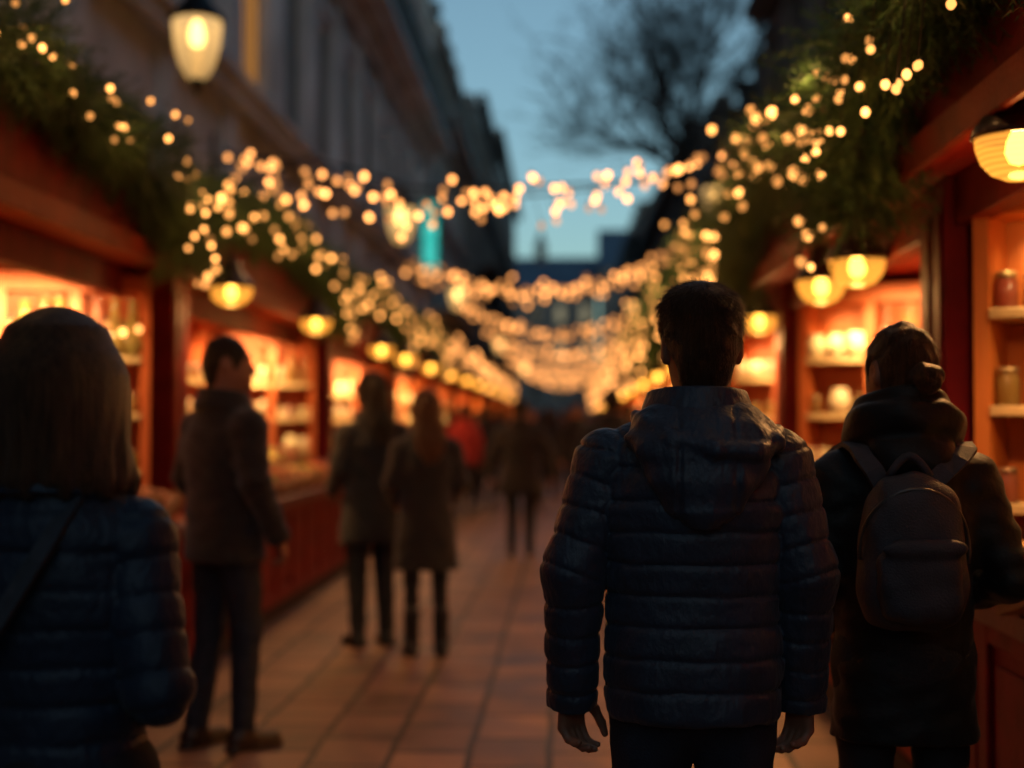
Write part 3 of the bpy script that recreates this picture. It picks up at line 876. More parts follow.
for o, sp, i in stalls:
    near = i < (3 if sp['s'] < 0 else 4)
    lim = 5 if sp['s'] < 0 else 7
    if i >= lim: continue
    sw = stall_word(sp['s'], i); loc = Vector(o.location)
    W = sp['case_w']
    for zi, z in enumerate(sp['sh']):
        for half in (0, 1):
            t0, t1 = (.06, W*.5-.05) if half == 0 else (W*.5+.05, W-.06)
            t = t0+.03; row_ = False
            if sp['s'] < 0: kinds = {2:['bottle','bottle','flask'], 1:['bottle','jar'], 0:['jar','pot']}[zi] if i == 0 else {2:['candle','parcel','bottle'],1:['pot','parcel','candle'],0:['pot','jar','parcel']}[zi]
            else: kinds = {2:['jar','bottle'],1:['jar','jar'],0:['jar','pot']}[zi] if i == 0 else {2:['bottle','candle','pot'],1:['pot','jar','parcel'],0:['parcel','jar']}[zi]
            if sp['s'] < 0 and i == 0 and zi == 2 and half == 1: kinds = ['flask']
            k = kinds[(half+zi) % len(kinds)]
            while t < t1-.02:
                sc = random.uniform(.9, 1.12)
                if k == 'flask': sc *= 1.25
                p = loc+sp['case_o']+sp['case_d']*t+sp['case_n']*(random.uniform(.17,.19) if (row_ := not row_) or k == 'flask' else random.uniform(.07,.09))
                p.z = z+.0005
                if k == 'jar': sc *= .72
                good(k, p, f'on the {SHELF_WORD[zi]} shelf of the {sw}', sc, near)
                t += random.uniform(.060,.082)*(1 if near else 1.5)*(1.25 if k == 'flask' else 1)
                if random.random() < .3: k = random.choice(kinds)
        # shelf along the back wall
        u = .5 + (1.2 if i == 0 else 0)
        if i < lim-1:
            while u < sp['L']-1.0:
                k = random.choice(['jar','pot','candle','parcel','bottle'])
                p = loc+Vector((sp['s']*(sp['depth']-.15), u, z+.0005))
                good(k, p, f'on the {SHELF_WORD[zi]} back shelf of the {sw}', random.uniform(.9,1.1), False)
                u += random.uniform(.13,.22)

def heap_mesh(seed, m):
    r = random.Random(seed); b = MB()
    for _ in range(60):
        x, y = r.uniform(-.17,.17), r.uniform(-.13,.13)
        z = .035+.085*max(0, 1-(abs(x)/.19)**2-(abs(y)/.15)**2)+r.uniform(-.008,.012)
        q = r.uniform(.016,.026)
        b.lathe([(0,-q),(q*.7,-q*.7),(q,0),(q*.7,q*.7),(0,q)], c=(x,y,z), n=7)
    return b.mesh('sweets', [m])
HEAPS = [heap_mesh(k, M[m]) for k, m in enumerate(['sweets','sweets2','sweets3','sweets'])]
b = MB(); b.box(-.20,.20,-.16,.16,.0,.02); b.box(-.20,-.185,-.16,.16,.021,.07); b.box(.185,.20,-.16,.16,.021,.07)
b.box(-.184,.184,-.16,-.146,.021,.07); b.box(-.184,.184,.146,.16,.021,.07)
TRAY = b.mesh('tray', [M['tray']])
HEAP_WORD = ['golden', 'red', 'green', 'sugared']
for o, sp, i in stalls:
    if i >= 6: continue
    loc = Vector(o.location); u = .45; j = 0
    while u < sp['L']-.5:
        for row, v in enumerate((.03,.37) if sp['s'] > 0 else (-.08,.30)):
            if row and i > 2: continue
            t = bpy.data.objects.new('tray', TRAY); link(t)
            t.location = loc+Vector((sp['s']*v, u, .873)); t.rotation_euler = (0, R(-14 if sp['s'] < 0 else 14), R(90)+random.uniform(-.05,.05))
            t.location.z += .175 if row else .045
            h_ = (j*3+row+i) % 4
            lab = f'tray of {HEAP_WORD[h_]} sweets on the counter of the {stall_word(sp["s"], i)}'
            tag(t, lab[:150], 'tray', lab)
            hp = bpy.data.objects.new('sweets', HEAPS[h_]); link(hp); hp['kind'] = 'stuff'; child(hp, t); hp.location.z = .004
        u += .44; j += 1

# little bare bulbs above the bottles of the near stalls
def inner_lights(loc, sp, label, n):
    root = empty('fairy_lights', loc); tag(root, label, 'string lights')
    pts = []
    for k in range(n+1):
        t = .07+(sp['case_w']-.14)*k/n
        p = sp['case_o']+sp['case_d']*t+sp['case_n']*.262; p = Vector(p); p.z = 1.985+.02*math.sin(k*2.1)
        pts.append(p)
    MB().tube(pts, .003, 5).build('wire', M['wire'], root)
    for k, p in enumerate(pts):
        if k % 2 == 0: add_bulb(root, BULB_MID, p+Vector((0,0,-.05)))
inner_lights(Vector(stalls[0][0].location), spL, 'short row of bare bulbs above the big glass bottles', 16)

# ------------------------------------------------------------------ pendant lamps under the eaves
def make_pendant(r):
    root = empty('pendant_lamp')
    b = MB(); b.lathe([(0,.20),(.022,.20),(.022,.155),(r*.42,.15),(r*.44,.10),(r*.55,.085),(r*.98,.018),(r*1.06,0),(r*1.06,-.010),(r*1.0,-.012),(r*.96,.012),(r*.5,.07),(0,.08)], n=28)
    sh = b.build('lamp_shade', M['metalcap'], root)
    b = MB(); b.lathe([(r*.97,-.012),(r*.95,-.04),(r*.84,-.075),(r*.62,-.105),(r*.3,-.122),(0,-.126)], n=28); b.build('glass_bowl', M['bowl'], root)
    b = MB(); b.lathe([(0,-.085),(.024,-.076),(.036,-.05),(.032,-.02),(.017,.012),(.015,.05),(0,.052)], n=14); b.build('bulb', M['bulb_hot'], root)
    b = MB(); b.tube([(0,0,.19),(0,0,.30)], .007, 6); b.build('stem', M['metalcap'], root)
    return root
penL = make_pendant(.135); penR = make_pendant(.118)
def place_pendants(proto, pts, row, words):
    for k, (x, y, z) in enumerate(pts):
        o = proto if k == 0 else copy_tree(proto)
        o.location = (x, y, z)
        w = words[k] if k < len(words) else f'amber pendant lamp, {["fifth","sixth","seventh","eighth","ninth","tenth","eleventh","twelfth","thirteenth","fourteenth","fifteenth","sixteenth","seventeenth"][k-4]} lit one along the eaves of {row}'
        tag(o, w, 'lamp', 'pendant lamps under the eaves of '+row)
        spot('lamp_light', 'SPOT', (0,0,-.14), 36 if y < 30 else 26, (1,.48,.16), .05, parent=o)
        if y < 26: spot('lamp_glow', 'POINT', (0,0,-.17), 5.5, (1,.46,.14), .05, parent=o)
place_pendants(penL, [(-2.06 if y < 12 else -1.93, y, (2.20 if y < 12 else 2.13)+.006*y) for y in (8.7,11.7,14.9,17.2,20.4,24,28,32,37,42,47,52)], 'the row below the teal sign',
    ['amber glass pendant lamp above the man in the brown jacket', 'amber pendant lamp between the brown jacket man and two women', 'amber pendant lamp above the long haired woman in grey coat', 'amber pendant lamp above the woman in the taupe coat'])
place_pendants(penR, [(1.21,y,2.10-.002*y+(.08 if y < 4 else 0)) for y in (3.82,5.92,6.75,8.9,10.8,13.2,15.8,18.6,22,26,30,35,40,45,50)], 'the row below the bare tree',
    ['large amber pendant lamp with ribbed glass bowl above the stall with jars', 'amber pendant lamp above the hair bun of the backpack woman', 'amber pendant lamp just beside the lamp above the bun', 'amber pendant lamp half hidden by the dark haired head'])

# ------------------------------------------------------------------ fir garlands with lights
def sprigs(b, pts, rad, n, seed, nl=.050, per=16, droop=.0):
    r = random.Random(seed)
    cum = [0]
    for a, c in zip(pts[:-1], pts[1:]): cum.append(cum[-1]+(c-a).length)
    vs, fs = [], []
    for _ in range(n):
        t = r.uniform(0, cum[-1]); k = 0
        while k < len(cum)-2 and cum[k+1] < t: k += 1
        f = (t-cum[k])/max(1e-6, cum[k+1]-cum[k])
        p = pts[k].lerp(pts[k+1], f); d = (pts[k+1]-pts[k]).normalized()
        rnd = Vector((r.gauss(0,1), r.gauss(0,1), r.gauss(0,1))); rnd -= d*rnd.dot(d)*.8; rnd.normalize()
        clump = .75+.45*math.sin(t*5.3+seed)*math.sin(t*2.1+1)
        base = p+rnd*rad*clump*r.random()**.7*.75
        ax = (rnd*.9+d*r.uniform(-.7,.7)+Vector((0,0,-.35-droop))).normalized(); ln = r.uniform(.10,.20)
        sd = ax.cross(Vector((r.uniform(-1,1), r.uniform(-1,1), r.uniform(-1,1)))).normalized(); s2 = ax.cross(sd)
        for q in range(per):
            u = (q+.5)/per; an = q*2.4
            side = sd*math.cos(an)+s2*math.sin(an)
            o = base+ax*ln*u; nd = (side+ax*.75).normalized(); w = nd.cross(ax).normalized()*.0038
            L_ = nl*r.uniform(.7,1.15)*(1.1-.5*u)
            i = len(vs); vs += [o-w, o+w, o+nd*L_]; fs.append((i,i+1,i+2))
        i = len(vs); w = sd*.003; vs += [base-w, base+w, base+ax*ln]; fs.append((i,i+1,i+2))
    b.add(vs, fs)

def arch_path(s, L, ez, over, n=60):
    """rises steeply from a tail hanging at the post, runs over the gable and drops again at the next post"""
    pts = []
    for k in range(n+1):
        a = -1+2*k/n; q = math.copysign(abs(a)**.55, a)
        t = (q+1)/2
        z = ez-(.08 if s < 0 else .17)+(.52 if s < 0 else .54)*(1-abs(q)**5.5)**.5+.05*math.sin(math.pi*t)
        pts.append(Vector((s*(-over-.11-.02*math.sin(9*t)), .12+(L-.24)*t, z+.035*math.sin(13*t+1))))
    return pts

def make_garland(s, L, ez, over, seed, rad, n, nb, bme, per=16, dangle=0):
    root = empty('fir_garland')
    pts = arch_path(s, L, ez, over)
    b = MB(); sprigs(b, pts, rad, n, seed, per=per)
    b.build('foliage', M['needle'], root, fix=False)
    b = MB(); b.tube(pts, .012, 5); b.build('branch', M['twig'], root)
    r = random.Random(seed+50)
    cum = [0]
    for a, c in zip(pts[:-1], pts[1:]): cum.append(cum[-1]+(c-a).length)
    wire = []
    for k in range(nb):
        t = min(1, max(0, (k+.5)/nb+r.gauss(0,.012)))
        if r.random() < .28: t = r.choice([r.uniform(0,.12), r.uniform(.88,1)])
        dd = t*cum[-1]; i = 0
        while i < len(cum)-2 and cum[i+1] < dd: i += 1
        p = pts[i].lerp(pts[i+1], (dd-cum[i])/max(1e-6, cum[i+1]-cum[i]))
        q = p+Vector((s*(-rad*.5-abs(r.gauss(0,.06))), r.gauss(0,.09), r.gauss(-.02,.11)))
        wire.append((t, q)); add_bulb(root, bme, q)
    for k in range(dangle):
        t = r.uniform(.45, .95)
        q = Vector((s*(-over-.11-rad*.45-r.uniform(0,.08)), L*t, ez+r.uniform(.02,.36))); add_bulb(root, bme, q)
        b2 = MB(); b2.tube([q+Vector((0,0,.02)), q+Vector((s*.05,0,.45))], .002, 4); b2.build('wire', M['wire'], root)
    wire.sort(key=lambda w: w[0])
    b = MB(); b.tube([w[1]+Vector((0,0,.02)) for w in wire], .002, 4); b.build('wire', M['wire'], root)
    return root

gl = [make_garland(-1, LL, 2.30, .08, 11, .24, 3600, 80, BULB_NEAR), make_garland(-1, LL, 2.30, .08, 12, .23, 2700, 62, BULB_MID, 14)]
gr = [make_garland(1, RL, 2.25, .18, 21, .27, 3000, 52, BULB_NEAR, 16, 26), make_garland(1, RL, 2.25, .18, 22, .26, 2300, 50, BULB_MID, 14)]
glf = make_garland(-1, LL, 2.30, .08, 13, .24, 700, 44, BULB_FAR, 10)
grf = make_garland(1, RL, 2.25, .18, 23, .24, 550, 30, BULB_FAR, 10)
def put_garlands(variants, far, loc0, L, count, nfar, nm, row):
    used = set()
    for i in range(count):
        pr = variants[0] if i == 0 else (variants[1] if i < nfar else far)
        o = pr if pr.name not in used else copy_tree(pr)
        used.add(pr.name)
        o.location = (loc0[0], loc0[1]+L*i, 0)
        w = nm[i] if i < len(nm) else f'arched fir garland with fairy lights, {ordn[i-2]} along {row}'
        tag(o, w, 'garland', 'fir garlands along '+row)
def garland_glow(x, y0, L, ez, s, n, p):
    r = random.Random(int(y0*10))
    for k in range(n):
        t = (k+.5)/n
        spot('fairy_glow', 'POINT', (x-s*(.50+r.uniform(0,.1)), y0+L*t, ez+.38*(1-abs(2*t-1)**4)+r.uniform(-.05,.08)), p, (1,.50,.16), .04)
for k in range(4): garland_glow(LX, 2.35+LL*k, LL, 2.30, -1, 5, 1.3)
for k in range(5): garland_glow(RX, 1.60+RL*k, RL, 2.25, 1, 4, 1.2)
put_garlands(gl, glf, (LX, 2.35), LL, 10, 4, ['thick fir garland with few lights below the big street lantern', 'arched fir garland thick with lights above the brown jacket man', 'arched fir garland with lights above the two women'], 'the row below the teal sign')
put_garlands(gr, grf, (RX, 1.60), RL, 14, 5, ['thick fir garland with sparse bulbs above the stall with jars', 'fir garland thick with lights above the hair bun', 'fir garland with lights above the dark haired head'], 'the row below the bare tree')

# ------------------------------------------------------------------ light swags across the street
def swag(A, B, sag, n, jit, bme, label, seed, up=0.0):
    r = random.Random(seed); A, B = Vector(A), Vector(B)
    root = empty('string_lights', (A+B)/2); tag(root, label, 'string lights', 'light swags across the lane')
    inv = (A+B)/2
    f = lambda t: A.lerp(B, t)-Vector((0,0,sag*4*t*(1-t)))-inv
    b = MB(); b.tube([f(k/40) for k in range(41)], .006, 5)
    n_drop = 0
    for k in range(n):
        t = (k+.5)/n+r.gauss(0,.006); p = f(min(1, max(0, t)))
        dz = abs(r.gauss(0, jit)) if r.random() > .25 else -abs(r.gauss(0, jit*.6))
        q = p+Vector((r.gauss(0,.03), r.gauss(0,.10), -dz))
        b.tube([p, q+Vector((0,0,.02))], .0025, 4, caps=False)
        add_bulb(root, bme, q)
    b.build('wire', M['wire'], root)
swag((-2.25,9.3,3.22), (1.72,9.1,3.45), .46, 135, .105, BULB_SWAG, 'loose swag of warm bulbs strung just below the teal sign top', 1)
swag((-2.25,20,3.70), (1.95,20,4.02), .55, 140, .10, bulb_mesh('bulb', .030, M['bulb_far']), 'dense swag of bulbs hanging just under the end of the teal sign', 2)
names = ['third swag of bulbs from the camera', 'fourth swag of bulbs, blurred into a band', 'fifth swag of bulbs, blurred into a band', 'sixth swag of bulbs far down the lane', 'seventh swag of bulbs far down the lane', 'lowest swag of bulbs at the end of the lane']
for k, y in enumerate((30, 39, 47, 55, 63, 70)):
    swag((-2.2,y,4.0), (2.0,y,4.05), .70, 100, .09, BULB_FAR, names[k], 3+k)
b = MB(); A, B_ = Vector((-4.5,12.5,3.75)), Vector((4.5,12.2,4.05))
b.tube([A.lerp(B_, k/30)-Vector((0,0,.42*4*(k/30)*(1-k/30))) for k in range(31)], .012, 6)
tag(b.build('cable', M['wire']), 'dark bare cable sagging across the lane over the loose swag', 'cable')

# ------------------------------------------------------------------ street lanterns on wall brackets
def make_lantern():
    root = empty('street_lantern')
    b = MB(); b.lathe([(.185,0),(.192,-.05),(.178,-.2),(.135,-.36),(.085,-.45),(.05,-.475)], n=24); b.build('glass', M['lantern'], root)
    b = MB(); b.lathe([(0,.30),(.035,.29),(.04,.23),(.09,.17),(.16,.08),(.215,.02),(.215,-.012),(.188,-.014),(.15,.05),(0,.12)], n=24); b.build('cap', M['black'], root)
    b = MB(); b.lathe([(.052,-.47),(.055,-.50),(.03,-.52),(.035,-.545),(.012,-.58),(0,-.60)], n=14); b.build('finial', M['black'], root)
    b = MB(); b.lathe([(0,-.22),(.045,-.20),(.062,-.14),(.05,-.06),(.025,-.01),(0,0)], n=14); b.build('bulb', M['bulb_hot'], root)
    return root
lan = make_lantern(); first = True
def bracket(root, s, reach):
    b = MB(); pts = []
    for k in range(13):
        a = k/12; pts.append((-s*0+s*reach*a, 0, .30+.42*math.sin(math.pi*min(1, a*1.4)/2)-.10*a))
    b.tube(pts, .022, 8); b.tube([(s*reach,0,.1),(s*reach,0,1.0)], .03, 8)
    b.tube([(s*reach*.45,0,.69),(s*reach*.75,0,.45),(s*reach,0,.2)], .012, 6)
    b.build('bracket', M['black'], root)
LANT = [(-2.86,10.9,4.55,-1),(-2.12,18.3,4.20,-1),(2.13,20,4.72,1),(-2.35,31,4.36,-1),(1.65,33,4.2,1),(-2.25,49,4.3,-1),(1.75,48,4.3,1),(-1.9,66,4.1,-1),(1.75,66,4.1,1),(1.6,57,4.2,1)]
LN = ['large lit street lantern above the thick fir garland', 'lit street lantern beside the teal sign', 'lit street lantern above the dark haired head', 'small pale lantern left of the second swag', 'small pale lantern right of the second swag',
      'far lantern, upper one on the teal sign side', 'far lantern, upper one on the tree side', 'farthest lantern on the teal sign side', 'farthest lantern on the tree side', 'dim far lantern, middle one on the tree side']
protos = []
for k, (x, y, z, s) in enumerate(LANT):
    o = lan if k == 0 else copy_tree(lan)
    o.location = (x, y, z); tag(o, LN[k], 'street lantern', 'lanterns on brackets along the lane')
    protos.append((o, s, x))
    spot('lantern_light', 'POINT', (0,0,-.25), 6, (1,.62,.28), .06, parent=o)
for o, s, x in protos: bracket(o, s, 4.58-abs(x))

# ------------------------------------------------------------------ buildings
def facade(label, s, xf, y0, y1, h, floors, bay, wmat, roof='mansard', lit=(), win_w=1.5, balcony=(), group=None, depth=9.0, pil=True):
    """floors: list of (z_sill, z_head); openings are real gaps in the wall with set-back panes"""
    root = empty('town_building', (s*xf, y0, 0)); tag(root, label, 'building', group)
    L = y1-y0; n = max(2, int(L/bay)); w = L/n
    X = lambda v: s*v
    b = MB()
    def B(b, v0, v1, u0, u1, z0, z1, m=0): b.box(X(v0), X(v1), u0, u1, z0, z1, m)
    for i in range(n+1):
        a0 = 0 if i == 0 else i*w-w/2+win_w/2
        a1 = L if i == n else i*w+w/2-win_w/2
        B(b, 0, .4, a0, a1, 0, h)
    for i in range(n):
        c = i*w+w/2; zz = 0
        for z0, z1 in floors:
            B(b, .001, .399, c-win_w/2, c+win_w/2, zz, z0); zz = z1
        B(b, .001, .399, c-win_w/2, c+win_w/2, zz, h)
    B(b, .401, depth, 0, L, 0, h-.002)
    b.build('wall', wmat, root)
    # pilasters
    if pil:
        b = MB()
        for i in range(0, n+1):
            c = i*w; B(b, -.09, -.001, max(0,c-.26), min(L,c+.26), floors[0][0]-.3, h-.5); B(b, -.13, -.091, max(0,c-.20), min(L,c+.20), floors[0][0]+.2, h-.8)
        b.build('pilaster', wmat, root)
    # string courses and cornice
    for z0, z1 in floors:
        b = MB(); B(b, -.28, -.131 if pil else -.001, 0, L, z0-.55, z0-.35); B(b, -.38, -.131, 0, L, z0-.34, z0-.20); b.build('cornice', wmat, root, bevel=.01)
    b = MB(); B(b, -.35, -.131, 0, L, h-.45, h-.25); B(b, -.55, -.131, 0, L, h-.24, h); b.build('cornice', wmat, root, bevel=.01)
    cnt = 0
    for fi, (z0, z1) in enumerate(floors):
        for i in range(n):
            if cnt >= 95: break
            cnt += 1
            c = i*w+w/2
            b = MB(); ww = win_w/2
            B(b, -.07, -.002, c-ww-.16, c-ww, z0-.1, z1+.16); B(b, -.07, -.002, c+ww, c+ww+.16, z0-.1, z1+.16)
            B(b, -.10, -.002, c-ww-.22, c+ww+.22, z1+.161, z1+.32); B(b, -.18, -.002, c-ww-.2, c+ww+.2, z0-.19, z0-.101)
            B(b, .04, .08, c-ww+.001, c-ww+.07, z0, z1, 1); B(b, .04, .08, c+ww-.07, c+ww-.001, z0, z1, 1)
            B(b, .04, .08, c-.035, c+.035, z0, z1, 1); B(b, .04, .08, c-ww+.071, c-.036, z0+(z1-z0)*.66, z0+(z1-z0)*.66+.06, 1); B(b, .04, .08, c+.036, c+ww-.071, z0+(z1-z0)*.66, z0+(z1-z0)*.66+.06, 1)
            wd = b.build('window', [wmat, M['frame']], root)
            b = MB(); B(b, .055, .068, c-ww+.002, c+ww-.002, z0+.001, z1-.001)
            b.build('pane', M['litpane'] if (fi, i) in lit else M['pane'], wd)
    for fi in balcony:
        z0, _ = floors[fi]
        b = MB(); B(b, -.95, -.132, .3, L-.3, z0-.19, z0-.04)
        bal = b.build('balcony', wmat, root)
        b = MB(); B(b, -.94, -.90, .32, L-.32, z0+.90, z0+.95); B(b, -.94, -.90, .32, L-.32, z0+.0, z0+.03)
        u = .4
        while u < L-.4:
            B(b, -.93, -.91, u, u+.022, z0+.031, z0+.899); u += .16
        b.build('railing', M['black'], bal)
    if roof == 'mansard':
        b = MB(); hh = 2.2
        b.add([(X(-.2),.05,h+.002),(X(depth-.2),.05,h+.002),(X(depth-.2),L-.05,h+.002),(X(-.2),L-.05,h+.002),(X(.9),.05,h+hh),(X(depth-1.2),.05,h+hh),(X(depth-1.2),L-.05,h+hh),(X(.9),L-.05,h+hh)],
              [(0,3,2,1),(4,5,6,7),(0,1,5,4),(1,2,6,5),(2,3,7,6),(3,0,4,7)])
        rf = b.build('roof', M['slate'], root)
        b = MB()
        for u in (L*.12, L*.88): B(b, 1.5, 2.3, u-.5, u+.5, h+hh-.3, h+hh+1.3)
        b.build('chimney', wmat, rf)
        for i in range(n):
            c = i*w+w/2
            b = MB(); B(b, .0, 1.2, c-.5, c+.5, h+.25, h+1.75); B(b, -.08, 1.3, c-.6, c+.6, h+1.751, h+1.88); d_ = b.build('dormer', M['slate'], rf)
    return root
FL = [(.9,3.3),(6.25,9.0),(10.4,13.0),(14.2,16.4)]
facade('tall pale stone building with one lit window behind the big lantern', -1, 4.6, -8.5, 46.5, 17.6, FL, 2.95, M['stone'], lit={(1,9)}, balcony=(2,), group='buildings on the teal sign side')
facade('darker stone building with long iron balcony next to the teal sign', -1, 4.6, 46.9, 62, 14.8, [(.9,3.3),(5.4,7.8),(8.9,11.0),(12,13.7)], 2.6, M['stone2'], balcony=(1,3), group='buildings on the teal sign side')
facade('narrow dark building with stepped roof past the iron balcony', -1, 3.98, 62.3, 78, 16.0, [(.9,3.3),(5.2,7.4),(8.6,10.8),(12,14.2)], 2.7, M['stone3'], roof=None, balcony=(2,), group='buildings on the teal sign side', pil=False)
facade('tall dark building farthest along the teal sign side', -1, 3.92, 78.3, 112, 17.8, [(.9,3.3),(5.2,7.4),(8.6,10.8),(12,14.2)], 3.4, M['stone3'], roof=None, group='buildings on the teal sign side', pil=False)
facade('high dark building above the garlands beside the bare tree', 1, 4.7, -9.0, 33, 11.0, [(.9,3.3),(5.0,7.2),(8.1,9.9)], 3.1, M['stone3'], group='buildings on the tree side')
facade('low dark building just behind the bare tree', 1, 4.7, 33.4, 55, 8.6, [(.9,3.3),(5.0,7.2)], 3.0, M['stone3'], group='buildings on the tree side', pil=False)
facade('dark building past the bare tree with slate roof', 1, 4.7, 55.4, 88, 11.6, [(.9,3.3),(5.0,7.2),(8.2,10.4)], 3.2, M['stone3'], group='buildings on the tree side', pil=False)
facade('farthest dark building on the tree side', 1, 4.6, 88.4, 125, 13.6, [(.9,3.3),(5.0,7.2),(8.2,10.4)], 3.4, M['stone3'], group='buildings on the tree side', pil=False)

def end_block(label, x0, x1, y, h, mat_, roofh, spire=False):
    root = empty('distant_house', ((x0+x1)/2, y, 0)); tag(root, label, 'building', 'houses closing the end of the lane')
    w = (x1-x0)/2
    b = MB(); b.box(-w, w, 0, 9, 0, h); b.build('wall', mat_, root)
    b = MB(); b.add([(-w-.3,-.3,h+.002),(w+.3,-.3,h+.002),(w+.3,9.3,h+.002),(-w-.3,9.3,h+.002),(-w-.3,4.5,h+roofh),(w+.3,4.5,h+roofh)], [(0,3,2,1),(0,1,5,4),(2,3,4,5),(1,2,5),(3,0,4)])
    rf = b.build('roof', M['hazy_roof'], root)
    if spire:
        b = MB(); b.box(-1.4,-.2,3.6,5,h+roofh-.6,h+roofh+1.0); b.add([(-1.5,3.5,h+roofh+1.001),(-.1,3.5,h+roofh+1.001),(-.1,5.1,h+roofh+1.001),(-1.5,5.1,h+roofh+1.001),(-.8,4.3,h+roofh+3.2)], [(0,3,2,1),(0,1,4),(1,2,4),(2,3,4),(3,0,4)])
        b.build('turret', M['slate'], rf)
    for k in range(4):
        for z in (4, 8, 12):
            u = -w+w*.25+k*w*.5
            b = MB(); b.box(u-.5, u+.5, -.08, -.003, z, z+2, 0); b.box(u-.4, u+.4, -.10, -.082, z+.1, z+1.9, 1); b.build('window', [M['frame'], M['pane']], root)
M['hazy_roof'] = mat('hazy_blue_slate_roof', (.035,.075,.14), .5, .3, 1, .2, 6)  # slate with the blue of distance haze put into its colour
end_block('haze-tinted gabled house with small turret closing the lane', -7, 3.4, 150, 15.5, M['stone3'], 4.0, True)
end_block('dark gabled house beside the turret house', 3.8, 15, 147, 17.5, M['stone3'], 4.6)
end_block('dark low house on the other side of the turret house', -19, -7.4, 148, 13.5, M['stone3'], 4.0)

end_block('unseen gabled block added behind the camera to hold back low sky glow', -14, 14, -38, 7.6, M['stone3'], 3.0)  # unseen block, added to shut out the bright low sky
# ------------------------------------------------------------------ teal sign
root = empty('hanging_sign', (-4.18,44,7.25)); tag(root, 'narrow upright teal glowing sign with round marks on a facade', 'sign')
MB().box(-.23,.23,-.09,.09,-1.15,1.05).build('panel', M['teal'], root, bevel=.02)
b = MB(); b.box(-.27,-.235,-.10,.10,-1.18,1.08); b.box(.235,.27,-.10,.10,-1.18,1.08); b.box(-.234,.234,-.10,.10,1.052,1.08); b.box(-.234,.234,-.10,.10,-1.18,-1.152); b.build('frame', M['black'], root)
b = MB(); b.box(-.75,-.271,-.03,.03,.7,.76); b.box(-.75,-.271,-.03,.03,-.8,-.74); b.build('bracket', M['black'], root)
for z, r in ((.12,.17),(-.42,.12),(-.86,.15)):
    b = MB(); pts = [(r*math.cos(a*math.pi/12), -.10, z+r*1.05*math.sin(a*math.pi/12)) for a in range(25)]
    b.tube(pts, .045, 6); b.box(-r*.5, r*.5, -.12, -.092, z-.03, z+.03); b.build('round_mark', M['teal_mark'], root)

# ------------------------------------------------------------------ bare tree
def bare_tree(loc, label, seed, scale=1.0):
    r = random.Random(seed)
    root = empty('bare_tree', loc); tag(root, label, 'tree')
    trunk, crown = MB(), MB()
    def grow(p, d, ln, rad, lev, mb):
        pts = [p]; n = 4 if lev < 4 else 2
        for k in range(n):
            d = (d+Vector((r.gauss(0,.12), r.gauss(0,.12), r.gauss(.02,.08)))).normalized(); pts.append(pts[-1]+d*ln/n)
        mb.tube(pts, [max(.006, rad*(1-.35*k/n)) for k in range(n+1)], 7 if lev < 2 else 3, caps=lev < 1)
        if lev >= 6: return
        kids = (8,5,4,3,3,3)[lev]
        for q in range(kids):
            t = 1.0 if q == 0 else r.uniform(.3 if lev else .72, 1)
            i = min(n-1, int(t*n)); bp = pts[i].lerp(pts[i+1], t*n-i if t < 1 else 1)
            side = Vector((r.gauss(0,1), r.gauss(0,1), r.gauss(.25,.5))).normalized()
            nd = (d*(.9 if q == 0 else .5)+side*(.4 if q == 0 else .95)).normalized()
            grow(bp, nd, ln*(r.uniform(.23,.31) if lev == 0 else r.uniform(.58,.78)), rad*(.66 if q == 0 else .5), lev+1, crown)
    grow(Vector((0,0,0)), Vector((.0,0,1)), 8.4*scale, .17*scale, 0, trunk)
    trunk.build('trunk', M['hazy_bark'], root, fix=False); crown.build('crown', M['hazy_bark'], root, fix=False)
bare_tree((3.2, 38, 0), 'leafless winter tree with fine twigs against the dusk sky', 14, 1.12)

# ------------------------------------------------------------------ people
def at(x, D): return ((x-565)*D/1422, D, 0)
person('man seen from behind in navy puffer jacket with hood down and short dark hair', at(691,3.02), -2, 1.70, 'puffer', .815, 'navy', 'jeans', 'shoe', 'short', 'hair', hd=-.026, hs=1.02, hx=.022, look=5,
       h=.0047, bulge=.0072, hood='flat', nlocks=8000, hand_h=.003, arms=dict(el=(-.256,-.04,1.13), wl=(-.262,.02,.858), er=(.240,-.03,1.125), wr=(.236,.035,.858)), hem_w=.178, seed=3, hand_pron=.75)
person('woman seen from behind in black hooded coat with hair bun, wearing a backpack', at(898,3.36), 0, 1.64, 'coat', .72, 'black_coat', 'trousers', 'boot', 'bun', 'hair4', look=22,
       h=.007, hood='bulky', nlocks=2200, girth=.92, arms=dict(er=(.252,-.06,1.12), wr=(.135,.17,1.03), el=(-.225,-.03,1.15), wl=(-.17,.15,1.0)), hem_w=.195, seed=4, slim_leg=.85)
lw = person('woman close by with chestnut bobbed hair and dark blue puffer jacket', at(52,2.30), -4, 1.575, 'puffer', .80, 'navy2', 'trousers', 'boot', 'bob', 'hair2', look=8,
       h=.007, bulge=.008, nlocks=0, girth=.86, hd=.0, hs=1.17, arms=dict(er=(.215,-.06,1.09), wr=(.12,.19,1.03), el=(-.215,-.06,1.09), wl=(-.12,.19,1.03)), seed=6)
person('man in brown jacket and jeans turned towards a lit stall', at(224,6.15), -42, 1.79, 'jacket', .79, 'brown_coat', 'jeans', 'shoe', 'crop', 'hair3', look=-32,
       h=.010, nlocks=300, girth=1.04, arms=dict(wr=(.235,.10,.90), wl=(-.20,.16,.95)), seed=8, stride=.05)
person('woman with long dark hair in grey knee length coat', at(371,9.0), 30, 1.73, 'coat', .66, 'grey_coat', 'trousers', 'boot', 'long', 'hair3', look=15, h=.012, seed=9, arms=dict(wr=(.2,.16,1.0), wl=(-.2,.16,1.0)), coat_len_w=.215)
